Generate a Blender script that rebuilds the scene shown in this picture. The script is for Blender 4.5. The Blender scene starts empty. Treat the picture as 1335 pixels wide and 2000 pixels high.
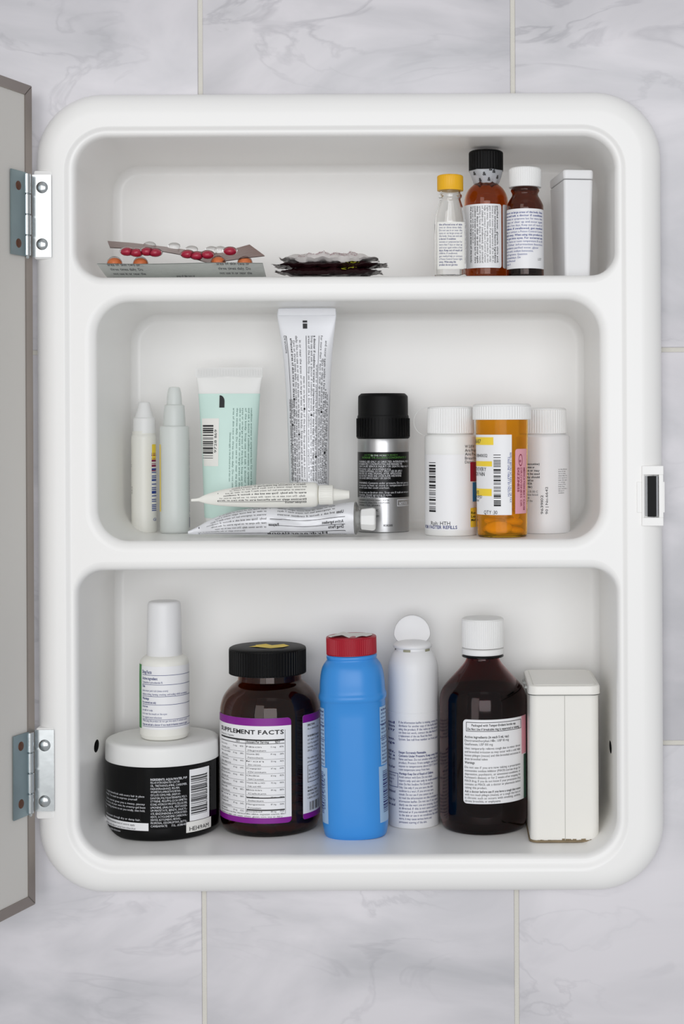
import bpy, bmesh, math, random
from mathutils import Matrix, Vector, noise
random.seed(7)
sc = bpy.context.scene
C = sc.collection
PI = math.pi

# ---------------------------------------------------------------- camera
# all sizes below are in units of 1/3000 m; the cabinet front is the plane y = 0,
# the wall lies behind it (+y); the camera stands 3100 units in front of it.
S = 1 / 3000.0
D = 3100.0
VX, VY = 870.0, 830.0          # principal point of the shifted lens
ROLL = 0.0045
cam_data = bpy.data.cameras.new('camera')
cam = bpy.data.objects.new('camera', cam_data)
C.objects.link(cam)
cam_data.sensor_fit = 'HORIZONTAL'
cam_data.sensor_width = 36.0
cam_data.lens = 36.0 * D / 1335.0
cam_data.shift_x = (667.5 - VX) / 1335.0
cam_data.shift_y = (VY - 1000.0) / 1335.0
cam_data.clip_start = 0.01
cam.matrix_world = Matrix.Translation((0, -D * S, 0)) @ Matrix.Rotation(PI / 2, 4, 'X') @ Matrix.Rotation(-ROLL, 4, 'Z')
sc.camera = cam

# ---------------------------------------------------------------- world, lights, exposure
w = bpy.data.worlds.new('world'); sc.world = w
w.use_nodes = True
bg = w.node_tree.nodes['Background']
bg.inputs[0].default_value = (0.97, 0.985, 1.0, 1)
bg.inputs[1].default_value = 0.48

def area(name, loc, target, sx, sy, power, col):
    l = bpy.data.lights.new(name, 'AREA'); l.shape = 'RECTANGLE'
    l.size = sx * S; l.size_y = sy * S; l.energy = power; l.color = col
    o = bpy.data.objects.new(name, l); C.objects.link(o)
    loc = Vector(loc) * S; o.location = loc
    o.rotation_euler = (Vector(target) * S - loc).to_track_quat('-Z', 'Y').to_euler()
    return o
area('window_light', (-2300, -5600, 500), (0, 0, 0), 2200, 4600, 7.8, (1, 0.985, 0.975))
area('frontal_fill_light', (500, -6400, 300), (0, 0, -100), 3600, 3400, 17.5, (0.955, 0.97, 1))  # added frontal fill behind the camera, lightens the compartment interiors
area('ceiling_light', (300, -2600, 4200), (0, 0, -100), 1800, 1800, 0.4, (1, 0.97, 0.93))

sc.view_settings.view_transform = 'Standard'
sc.view_settings.look = 'None'
sc.view_settings.gamma = 1
sc.view_settings.use_curve_mapping = False
sc.view_settings.exposure = -0.12
sc.cycles.diffuse_bounces = 8
sc.cycles.max_bounces = 16
sc.cycles.transmission_bounces = 14

# ---------------------------------------------------------------- materials
def lin(h):
    if isinstance(h, tuple): return h
    h = h.lstrip('#')
    v = [int(h[i:i + 2], 16) / 255 for i in (0, 2, 4)]
    return tuple((c / 12.92 if c <= .04045 else ((c + .055) / 1.055) ** 2.4) for c in v)

def mat(name, col, rough=.4, metal=0, trans=0, ior=1.45, spec=.5, var=.04, nscale=60, bump=0, bscale=200, coat=0, sss=0, alpha=1):
    m = bpy.data.materials.new(name); m.use_nodes = True
    nt = m.node_tree; b = nt.nodes['Principled BSDF']
    c = lin(col)
    b.inputs['Roughness'].default_value = rough
    b.inputs['Metallic'].default_value = metal
    b.inputs['Transmission Weight'].default_value = trans
    b.inputs['IOR'].default_value = ior
    b.inputs['Specular IOR Level'].default_value = spec
    b.inputs['Coat Weight'].default_value = coat
    b.inputs['Alpha'].default_value = alpha
    if sss:
        b.inputs['Subsurface Weight'].default_value = sss
        b.inputs['Subsurface Scale'].default_value = .004
        b.inputs['Subsurface Radius'].default_value = (1, 1, 1)
    tc = nt.nodes.new('ShaderNodeTexCoord')
    nz = nt.nodes.new('ShaderNodeTexNoise'); nz.inputs['Scale'].default_value = nscale
    nz.inputs['Detail'].default_value = 3
    nt.links.new(tc.outputs['Object'], nz.inputs['Vector'])
    mx = nt.nodes.new('ShaderNodeMix'); mx.data_type = 'RGBA'
    mx.inputs[6].default_value = (*[x * (1 - var) for x in c], 1)
    mx.inputs[7].default_value = (*[min(1, x * (1 + var)) for x in c], 1)
    nt.links.new(nz.outputs['Fac'], mx.inputs[0])
    nt.links.new(mx.outputs[2], b.inputs['Base Color'])
    if bump:
        n2 = nt.nodes.new('ShaderNodeTexNoise'); n2.inputs['Scale'].default_value = bscale
        nt.links.new(tc.outputs['Object'], n2.inputs['Vector'])
        bp = nt.nodes.new('ShaderNodeBump'); bp.inputs['Strength'].default_value = bump
        bp.inputs['Distance'].default_value = .0006
        nt.links.new(n2.outputs['Fac'], bp.inputs['Height'])
        nt.links.new(bp.outputs[0], b.inputs['Normal'])
    return m

def tile_material():
    m = bpy.data.materials.new('marble_tile'); m.use_nodes = True
    nt = m.node_tree; b = nt.nodes['Principled BSDF']; N = nt.nodes.new; L = nt.links.new
    tc = N('ShaderNodeTexCoord'); oi = N('ShaderNodeObjectInfo')
    ml = N('ShaderNodeVectorMath'); ml.operation = 'SCALE'; ml.inputs['Scale'].default_value = 7
    cmb = N('ShaderNodeCombineXYZ')
    L(oi.outputs['Random'], cmb.inputs[0]); L(oi.outputs['Random'], cmb.inputs[1]); L(cmb.outputs[0], ml.inputs[0])
    ad = N('ShaderNodeVectorMath'); L(tc.outputs['Object'], ad.inputs[0]); L(ml.outputs[0], ad.inputs[1])
    mp = N('ShaderNodeMapping'); mp.inputs['Rotation'].default_value = (0, .6, 0); mp.inputs['Scale'].default_value = (1, 1, 2.2)
    L(ad.outputs[0], mp.inputs[0])
    n1 = N('ShaderNodeTexNoise'); n1.inputs['Scale'].default_value = 7; n1.inputs['Detail'].default_value = 6; n1.inputs['Distortion'].default_value = .8
    L(mp.outputs[0], n1.inputs['Vector'])
    r1 = N('ShaderNodeValToRGB'); e = r1.color_ramp.elements
    e[0].position = .32; e[0].color = (*lin('bebdc1'), 1); e[1].position = .62; e[1].color = (*lin('dad7db'), 1)
    L(n1.outputs['Fac'], r1.inputs[0])
    n2 = N('ShaderNodeTexNoise'); n2.inputs['Scale'].default_value = 9; n2.inputs['Detail'].default_value = 5; n2.inputs['Distortion'].default_value = 1.6
    L(mp.outputs[0], n2.inputs['Vector'])
    s = N('ShaderNodeMath'); s.operation = 'SUBTRACT'; s.inputs[1].default_value = .5; L(n2.outputs['Fac'], s.inputs[0])
    a = N('ShaderNodeMath'); a.operation = 'ABSOLUTE'; L(s.outputs[0], a.inputs[0])
    r2 = N('ShaderNodeValToRGB'); e = r2.color_ramp.elements
    e[0].position = 0; e[0].color = (.80, .80, .81, 1); e[1].position = .03; e[1].color = (1, 1, 1, 1)
    L(a.outputs[0], r2.inputs[0])
    n3 = N('ShaderNodeTexNoise'); n3.inputs['Scale'].default_value = 5; L(ad.outputs[0], n3.inputs['Vector'])
    r3 = N('ShaderNodeValToRGB'); e = r3.color_ramp.elements; e[0].position = .42; e[1].position = .6
    L(n3.outputs['Fac'], r3.inputs[0])
    mx = N('ShaderNodeMix'); mx.data_type = 'RGBA'; mx.blend_type = 'MULTIPLY'
    L(r3.outputs[0], mx.inputs[0]); L(r1.outputs[0], mx.inputs[6]); L(r2.outputs[0], mx.inputs[7])
    L(mx.outputs[2], b.inputs['Base Color'])
    b.inputs['Roughness'].default_value = .32
    return m

M = {}
M['tile'] = tile_material()
M['grout'] = mat('grout', 'd9d6cd', .85, bump=.5, bscale=900)
M['shell'] = mat('moulded_white_plastic', 'f6f5f3', .33, var=.012, nscale=8, bump=.05, bscale=60)
M['white'] = mat('white_plastic', 'ebebec', .38, var=.01)
M['cream'] = mat('cream_plastic', 'eeede6', .36, var=.01)
M['capwhite'] = mat('white_cap_plastic', 'f0f0ef', .42, var=.01)
M['softwhite'] = mat('milky_plastic', 'efefed', .4, var=.01, sss=.3)
M['black'] = mat('black_plastic', '060607', .5, spec=.22, var=.1)
M['gloss_black'] = mat('glossy_black_plastic', '020203', .12, spec=.3, var=.1)
M['dark'] = mat('dark_hole', '050505', .9)
M['steel'] = mat('zinc_plated_steel', 'c9ced0', .22, 1, var=.05, nscale=40, bump=.08, bscale=120)
M['reflection_steel'] = mat('zinc_steel_teal_reflection', '8fa0a5', .34, 1, var=.12, nscale=60)  # door leaf's darker teal reflection is put into this base colour
M['alu'] = mat('worn_aluminium_strip', '98908a', .34, .9, var=.38, nscale=9, bump=.15, bscale=300)
M['plate'] = mat('grey_steel_plate', '8b8c8e', .5, .6, var=.1, nscale=200)
M['rust'] = mat('rusty_screw', '6a4a3c', .5, .7, var=.3, nscale=900)
M['door'] = mat('off_white_door_panel', 'd3d0cb', .5, var=.03, nscale=10)
M['mirror'] = mat('mirror_glass', 'e8eaea', .02, 1)
M['amber'] = mat('amber_glass', (.62, .235, .07), .02, 0, 1, 1.4)
M['amber_dark'] = mat('dark_amber_glass', (.36, .14, .065), .02, 0, 1, 1.4)
M['amber_deep'] = mat('very_dark_amber_glass', (.26, .09, .035), .02, 0, 1, 1.4)
M['amber_plastic'] = mat('dark_red_brown_plastic', (.25, .012, .010), .08, 0, 1, 1.36)
M['syrup'] = mat('dark_syrup', (.004, .0006, .0006), .5, spec=.05)
M['orange'] = mat('orange_vial_plastic', (1, .60, .055), .03, 0, .9, 1.2, var=0)
M['glass'] = mat('clear_glass', (.97, .97, .96), .02, 0, 1, 1.5, var=0)
M['frost'] = mat('frosted_plastic', (.88, .91, .89), .3, var=0, alpha=.55)
M['clear'] = mat('clear_blister_plastic', (1, 1, 1), .06, 0, 1, 1.25, var=0)
M['paper'] = mat('white_label', 'efeff1', .42, var=.01)
M['paper_cream'] = mat('cream_label', 'ecebe6', .45, var=.01)
M['ink'] = mat('black_ink', '18181b', .5)
M['ink_grey'] = mat('grey_ink', '55565c', .5)
M['ink_blue'] = mat('blue_ink', '26408f', .5)
M['ink_navy'] = mat('navy_ink', '232f74', .5)
M['ink_white'] = mat('white_ink', 'd9dade', .5)
M['ink_green'] = mat('green_ink', '4f8a3a', .5)
M['ink_dgreen'] = mat('dark_teal_ink', '3d6a60', .5)
M['yellow'] = mat('yellow_plastic', 'f2b71c', .4)
M['ylab'] = mat('yellow_print', 'f5d53f', .5)
M['pink'] = mat('pink_label', 'e3a3b0', .5)
M['redprint'] = mat('dark_red_print', 'a3203c', .5)
M['ink_red'] = mat('plum_ink', '8a2b4c', .5)
M['blueprint'] = mat('blue_print', '1f7fc0', .5)
M['purple'] = mat('purple_print', '84158f', .4)
M['greenprint'] = mat('green_print', '3d8a44', .5)
M['dgreenprint'] = mat('dark_green_print', '2b5a44', .5)
M['mint'] = mat('mint_print', 'cfe9e1', .4)
M['red'] = mat('red_plastic', 'a80d26', .38)
M['blue'] = mat('blue_plastic', '3a90de', .32, var=.02)
M['lblue'] = mat('pale_blue_label', 'a3c3e4', .4)
M['can'] = mat('brushed_silver_can', 'b9b9ba', .3, .9, var=.03)
M['tube_silver'] = mat('silver_white_tube', 'e0e1e5', .32, .1, var=.02)
M['alutube'] = mat('bare_aluminium_tube', 'a8a9a8', .32, 1)
M['foil'] = mat('silver_foil', 'd8dbd8', .4, .35, var=.1, bump=.4, bscale=500)
M['foil_brown'] = mat('brown_tinted_foil', '8a6a62', .3, .5, var=.15, nscale=90, bump=.4, bscale=500)
M['wrap_dark'] = mat('dark_burgundy_wrapper', '2a1216', .25, .2, var=.4, nscale=70, bump=.8, bscale=160)
M['wrap_white'] = mat('pale_grey_wrapper', 'ddd8d6', .3, .2, var=.06, bump=.8, bscale=160)
M['wrap_text'] = mat('yellow_green_print', '9a9a28', .4)
M['pill_red'] = mat('crimson_capsule', 'c0163f', .2, coat=.4)
M['pill_orange'] = mat('orange_tablet', 'f0844a', .4)
M['pill_yellow'] = mat('yellow_tablet', 'fde25e', .45)
M['capsule'] = mat('brown_capsule', 'a8642a', .35, var=.2, nscale=400)
M['tin'] = mat('cream_enamel', 'eeece6', .3, var=.015)
M['tin_rust'] = mat('rusted_tin_edge', '8a7a60', .6, .3, var=.45, nscale=160)

# ---------------------------------------------------------------- helpers
def link_mesh(name, verts, faces, m, parent=None, smooth=35, wn=False, mats=None, fmat=None, label=None):
    me = bpy.data.meshes.new(name)
    me.from_pydata([tuple(c * S for c in v) for v in verts], [], faces)
    me.update()
    o = bpy.data.objects.new(name, me); C.objects.link(o)
    for mm in (mats or [m]): me.materials.append(mm)
    if fmat: me.polygons.foreach_set('material_index', fmat)
    if smooth:
        me.polygons.foreach_set('use_smooth', [True] * len(me.polygons))
        me.set_sharp_from_angle(angle=math.radians(smooth))
    if wn:
        md = o.modifiers.new('wn', 'WEIGHTED_NORMAL'); md.keep_sharp = True
    if parent: o.parent = parent
    if label: o['label'] = label
    return o

class Buf:
    def __init__(s): s.v = []; s.f = []
    def quad(s, a, b, c, d):
        n = len(s.v); s.v += [a, b, c, d]; s.f.append((n, n + 1, n + 2, n + 3))
    def box(s, x0, x1, y0, y1, z0, z1, fn=None):
        n = len(s.v)
        p = [(x0, y0, z0), (x1, y0, z0), (x1, y1, z0), (x0, y1, z0), (x0, y0, z1), (x1, y0, z1), (x1, y1, z1), (x0, y1, z1)]
        if fn: p = [fn(q) for q in p]
        s.v += p
        s.f += [tuple(n + i for i in q) for q in ((3, 2, 1, 0), (4, 5, 6, 7), (0, 1, 5, 4), (1, 2, 6, 5), (2, 3, 7, 6), (3, 0, 4, 7))]
    def skin(s, loops, cap0=True, cap1=True, flip=False):
        n0 = len(s.v); k = len(loops[0])
        for l in loops: s.v += list(l)
        for i in range(len(loops) - 1):
            for j in range(k):
                a = n0 + i * k + j; b = n0 + i * k + (j + 1) % k
                q = (a, b, b + k, a + k)
                s.f.append(q[::-1] if flip else q)
        if cap0: q = tuple(n0 + j for j in range(k)); s.f.append(q if flip else q[::-1])
        if cap1: q = tuple(n0 + (len(loops) - 1) * k + j for j in range(k)); s.f.append(q[::-1] if flip else q)
    def grid(s, fn, nu, nv):
        n = len(s.v)
        for j in range(nv + 1):
            for i in range(nu + 1): s.v.append(fn(i / nu, j / nv))
        for j in range(nv):
            for i in range(nu):
                a = n + j * (nu + 1) + i; s.f.append((a, a + 1, a + nu + 2, a + nu + 1))
    def ellipsoid(s, c, r, n=14, m=8, rot=None):
        loops = []
        for j in range(m + 1):
            a = -PI / 2 + PI * j / m; cr = max(.02, math.cos(a))
            l = []
            for i in range(n):
                t = 2 * PI * i / n
                p = Vector((r[0] * cr * math.cos(t), r[1] * cr * math.sin(t), r[2] * math.sin(a)))
                if rot: p = rot @ p
                l.append((c[0] + p.x, c[1] + p.y, c[2] + p.z))
            loops.append(l)
        s.skin(loops)
    def obj(s, name, m, parent=None, **k): return link_mesh(name, s.v, s.f, m, parent, **k)

def circ(r, z, n=64, cx=0, cy=0, ry=None, pw=2):
    ry = r if ry is None else ry
    l = []
    for i in range(n):
        a = 2 * PI * i / n; c = math.cos(a); q = math.sin(a); e = 2 / pw
        l.append((cx + r * math.copysign(abs(c) ** e, c), cy + ry * math.copysign(abs(q) ** e, q), z))
    return l

def rrect(x0, x1, y0, y1, r, n=8):
    """rounded rectangle, r = one radius or four (x1y1, x0y1, x0y0, x1y0)"""
    if not isinstance(r, (tuple, list)): r = (r,) * 4
    out = []
    for k, (cx, cy) in enumerate(((x1, y1), (x0, y1), (x0, y0), (x1, y0))):
        rr = r[k]
        cxx = cx - rr if cx == x1 else cx + rr
        cyy = cy - rr if cy == y1 else cy + rr
        for i in range(n + 1):
            a = PI / 2 * (k + i / n)
            out.append((cxx + rr * math.cos(a), cyy + rr * math.sin(a)))
    return out

def chaikin(p, it=2):
    for _ in range(it):
        q = [p[0]]
        for a, b in zip(p, p[1:]):
            q.append(tuple(.75 * x + .25 * y for x, y in zip(a, b)))
            q.append(tuple(.25 * x + .75 * y for x, y in zip(a, b)))
        q.append(p[-1]); p = q
    out = [p[0]]
    for x in p[1:]:
        if max(abs(a - b) for a, b in zip(x, out[-1])) > 1e-4: out.append(x)
    return out

def tag(o, label, cat, group=None):
    o['label'] = label; o['category'] = cat
    if group: o['group'] = group
    return o

FTOP, FMID, FBOT = -293.0, 225.0, 843.0      # the three shelf levels (downwards from the eye line)

class Thing:
    """An upright thing: everything is read off in pixels and turned into real size at its own distance."""
    def __init__(s, name, cx, ymid, F, label, cat, t=None, pb=None, r=0, group=None, round=True, tilt=0, yaw=0, fan=None):
        off = ROLL * (cx - VX)
        if t is None:
            k = F / ((pb - VY) + off); tf = D * (k - 1)
            t = tf + r * (1 + tf / D) / (1 - r / D)
        s.t = t; s.f = (D + t) / D; s.F = F; s.cx = cx; s.off = off; s.round = round; s.fan = fan
        s.X = ((cx - VX) - ROLL * (ymid - VY)) * s.f
        s.e = bpy.data.objects.new(name, None); s.e.empty_display_size = .01; C.objects.link(s.e)
        s.e.location = (s.X * S, t * S, -F * S)
        s.e.rotation_euler = (0, tilt, yaw)
        tag(s.e, label, cat, group)
        s.phi = math.atan2(-s.X, D + t) if round else 0
        s.r = r
        s.sec = None
    def z(s, y): return s.F - ((y - VY) + s.off) * s.f
    def prof(s, pts, it=2):
        """pts: (y, r) in pixels, bottom first; y None is the base"""
        return chaikin([((0 if y is None else s.z(y)), r * s.f) for y, r in pts], it)
    def lathe(s, name, pts, m, it=2, n=64, store=False, inner=None, cx=0, cap0=True, cap1=True, parent=None, **k):
        p = s.prof(pts, it)
        if store: s.sec = [(z, r, r) for z, r in p]
        b = Buf(); loops = [circ(max(r, .05), z, n, cx * s.f) for z, r in p]
        if inner:
            q = [(z, max(r - inner, .3)) for z, r in p if z > inner * 1.6 and r > inner + 1]
            q = [(inner * 1.6, .3), (inner * 1.6, q[0][1] * .9)] + q
            loops = loops + [circ(r, z, n, cx * s.f) for z, r in q[::-1]]
            loops[len(p)] = circ(q[-1][1], p[-1][0], n, cx * s.f)
            b.skin(loops)
        else: b.skin(loops, cap0, cap1)
        return b.obj(name, m, parent or s.e, **k)
    def loft(s, name, pts, m, n=64, pw=2, store=True, it=1, deform=None, parent=None, **k):
        """pts: (y, halfwidth, halfdepth, xoff) in pixels, bottom first"""
        p = chaikin([((0 if q[0] is None else s.z(q[0])), q[1] * s.f, q[2] * s.f, (q[3] if len(q) > 3 else 0) * s.f) for q in pts], it)
        if store: s.sec = p; s.pw = pw
        b = Buf(); b.skin([circ(max(w, .05), z, n, xo, 0, max(d, .05), pw) for z, w, d, xo in p])
        if deform: b.v = [deform(v) for v in b.v]
        return b.obj(name, m, parent or s.e, **k)
    def knurl(s, name, y0, y1, r, m, ridges=60, depth=.03, top=3, cx=0, parent=None, bottom=1.5, r1=None):
        z0, z1 = s.z(y0), s.z(y1); R = r * s.f; R1 = (r1 or r) * s.f; n = ridges * 4; b = Buf(); loops = []
        def ring(z, R, dep):
            return [(cx * s.f + R * (1 - (dep if i % 4 in (2, 3) else 0)) * math.cos(2 * PI * i / n), R * (1 - (dep if i % 4 in (2, 3) else 0)) * math.sin(2 * PI * i / n), z) for i in range(n)]
        loops = [ring(z0, R * .96, 0), ring(z0 + .3, R, 0), ring(z0 + bottom, R, 0), ring(z0 + bottom + .8, R, depth), ring(z1 - top - .5, R1, depth), ring(z1 - top, R1, 0),
                 ring(z1 - top * .4, R1 - top * .25, 0), ring(z1, R1 - top, 0), ring(z1, R1 * .5, 0)]
        b.skin(loops)
        return b.obj(name, m, parent or s.e, smooth=30)
    # --- print and labels on the front
    def U(s, px, w=None):
        x = px - s.cx
        if not s.round: return x
        w = w or s.r
        return w * math.asin(max(-.9999, min(.9999, x / w)))
    def sect(s, z):
        q = s.sec
        if z <= q[0][0]: return q[0]
        for a, b in zip(q, q[1:]):
            if a[0] <= z <= b[0] and b[0] > a[0]:
                k = (z - a[0]) / (b[0] - a[0]); return tuple(x + (y - x) * k for x, y in zip(a, b))
        return q[-1]
    def map(s, u, py, off=.5):
        if s.round:
            ff = (D + s.t - s.r) / D
            z = s.F - ((py - VY) + s.off) * ff
            c = s.sect(z); w = s.r * s.f if abs(c[1] - s.r * s.f) < 1.5 else c[1]
            w = c[1]
            th = u / s.r + s.phi
            return ((w + off) * math.sin(th), -(w + off) * math.cos(th), z)
        dm = s.sec[len(s.sec) // 2][2] / s.f
        ff = (D + s.t - dm * .9) / D
        z = s.F - ((py - VY) + s.off) * ff
        c = s.sect(z); wd, dp = c[1], c[2]
        x = u * s.f
        if s.fan: x *= wd / (s.fan * s.f)
        k = max(0, 1 - abs(min(1, abs(x) / wd)) ** s.pw) ** (1 / s.pw)
        return (x + c[3], -dp * k - off, z)
    def label(s, name, px0, px1, y0, y1, m, rc=4, off=.4, w=None, parent=None, corners=(1, 1, 1, 1), **k):
        """patch from px0 to px1 and from y0 (upper) to y1 with rounded corners"""
        u0, u1 = s.U(px0, w), s.U(px1, w)
        n = max(6, int((u1 - u0) / 4)); b = Buf()
        us = sorted(set([u0 + (u1 - u0) * i / n for i in range(n + 1)] + [u0 + rc * x for x in (.0, .08, .3, .6, 1)] + [u1 - rc * x for x in (.0, .08, .3, .6, 1)]))
        nv = 6 if s.round else 24
        cols = []
        for u in us:
            def cut(dist, on):
                return rc - math.sqrt(max(0, rc * rc - (rc - dist) ** 2)) if on and dist < rc else 0
            dl, dr = u - u0, u1 - u
            ct = max(cut(dl, corners[0]), cut(dr, corners[1])); cb = max(cut(dl, corners[2]), cut(dr, corners[3]))
            cols.append([s.map(u, y0 + ct + (y1 - cb - y0 - ct) * j / nv, off) for j in range(nv + 1)])
        for c in cols: b.v += c
        for i in range(len(us) - 1):
            for j in range(nv):
                a = i * (nv + 1) + j; b.f.append((a, a + 1, a + nv + 2, a + nv + 1))
        return b.obj(name, m, parent or s.e, **k)

class Ink:
    """print: letters, rules and bars laid on a surface; fn(u, v, off) gives the point, v counts downwards"""
    def __init__(s, fn, off=.8): s.fn = fn; s.off = off; s.b = Buf()
    def pt(s, u, v): return s.fn(u, v, s.off)
    def text(s, st, u, v, h, width=None, rot=0, bold=False, cond=.8, sk=0):
        pts = []; x = 0; idx = []
        for ch in st:
            if ch == ' ': x += .3; continue
            g = GL[(ch, bold)] if (ch, bold) in GL else GL[('o', bold)]
            n = len(pts); pts += [(x + a - g[2], b_) for a, b_ in g[0]]
            idx += [tuple(n + i for i in f) for f in g[1]]; x += g[3] - g[2] + .075
        if not pts: return
        k = h / .73; kx = (width / max(x, .01)) if width else k * cond
        n0 = len(s.b.v)
        for a, b_ in pts:
            gx, gy = a * kx, b_ * k
            if rot == 0: p = (u + gx, v - gy)
            elif rot == 180: p = (u - gx, v + gy)
            elif rot == 90: p = (u + gy, v + gx)
            else: p = (u - gy, v - gx)
            s.b.v.append(s.pt(*p))
        s.b.f += [tuple(n0 + i for i in f) for f in idx]
        return x * kx
    def para(s, lines, u, v, width, h, lead, rot=0, bold=(), cond=None, just=True):
        L = max(map(len, lines)) if lines else 1
        for i, l in enumerate(lines):
            if not l: continue
            wd = width * (1 if (just and len(l) > .82 * L) else len(l) / L)
            if rot == 0: p = (u, v + i * lead)
            elif rot == 180: p = (u, v - i * lead)
            elif rot == 90: p = (u - i * lead, v)
            else: p = (u + i * lead, v)
            s.text(l, p[0], p[1], h, wd, rot, bold=(i in bold))
    def rect(s, u0, u1, v0, v1, n=None):
        n = n or max(1, int(abs(u1 - u0) / 5)); m = max(1, int(abs(v1 - v0) / 12))
        s.b.grid(lambda a, b_: s.pt(u0 + (u1 - u0) * a, v0 + (v1 - v0) * b_), n, m)
    def frame(s, u0, u1, v0, v1, w):
        s.rect(u0, u1, v0, v0 + w); s.rect(u0, u1, v1 - w, v1); s.rect(u0, u0 + w, v0, v1, 1); s.rect(u1 - w, u1, v0, v1, 1)
    def bars(s, u0, u1, v0, v1, along='v', seed=1, n=34):
        rr = random.Random(seed); a, e = (v0, v1) if along == 'v' else (u0, u1)
        ws = [rr.choice((1, 1, 2, 3)) for _ in range(2 * n)]; k = (e - a) / sum(ws); p = a
        for i, w_ in enumerate(ws):
            if i % 2 == 0:
                if along == 'v': s.rect(u0, u1, p, p + w_ * k)
                else: s.rect(p, p + w_ * k, v0, v1, 1)
            p += w_ * k
    def obj(s, name, m, parent, **k): return s.b.obj(name, m, parent, smooth=0, **k)

GL = {}
def make_glyphs():
    chars = 'ABCDEFGHIJKLMNOPQRSTUVWXYZabcdefghijklmnopqrstuvwxyz0123456789.,:;-()/%&*|?!#+=\'"'
    tmp = []
    for bold in (False, True):
        for ch in chars:
            cu = bpy.data.curves.new('glyph', 'FONT'); cu.body = ch; cu.resolution_u = 2
            cu.offset = .022 if bold else 0.0
            o = bpy.data.objects.new('glyph', cu); C.objects.link(o); tmp.append((o, cu, ch, bold))
    dg = bpy.context.evaluated_depsgraph_get(); dg.update()
    for o, cu, ch, bold in tmp:
        me = bpy.data.meshes.new_from_object(o.evaluated_get(dg))
        vs = [(v.co.x, v.co.y) for v in me.vertices]; fs = [tuple(p.vertices) for p in me.polygons]
        xs = [v[0] for v in vs] or [0, .3]
        GL[(ch, bold)] = (vs, fs, min(xs), max(xs))
        bpy.data.meshes.remove(me)
    for o, cu, ch, bold in tmp:
        bpy.data.objects.remove(o); bpy.data.curves.remove(cu)
make_glyphs()
LOREM = ('Directions apply to the affected area of skin two or three times daily. Do not use in or near the eyes or on large areas of the body. '
         'Stop use and ask a doctor if condition worsens or symptoms last for more than 7 days or clear up and occur again within a few days. '
         'Keep out of reach of children. If swallowed, get medical help or contact a Poison Control Center right away. '
         'When using this product do not get into eyes. For external use only. Store at room temperature 15 to 30 C. Other information '
         'Inactive ingredients purified water, glycerin, citric acid, sodium benzoate, alcohol and fragrance. Questions or comments call weekdays. ')
def lorem(n, w, start=0, ragged=True, seed=3):
    rr = random.Random(seed); words = (LOREM * 12).split()[start:]; out = []; i = 0
    for _ in range(n):
        l = ''; lim = w - (rr.randint(0, int(w * .15)) if ragged else 0)
        while len(l) + len(words[i]) < lim: l += words[i] + ' '; i += 1
        if not l: l = words[i][:w]; i += 1
        out.append(l.strip())
    return out
# ---------------------------------------------------------------- the wall and its tiles
def P(px, py, t):
    """pixel -> x, z at depth t"""
    k = (D + t) / D
    return ((px - VX) - ROLL * (py - VY)) * k, -((py - VY) + ROLL * (px - VX)) * k

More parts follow.
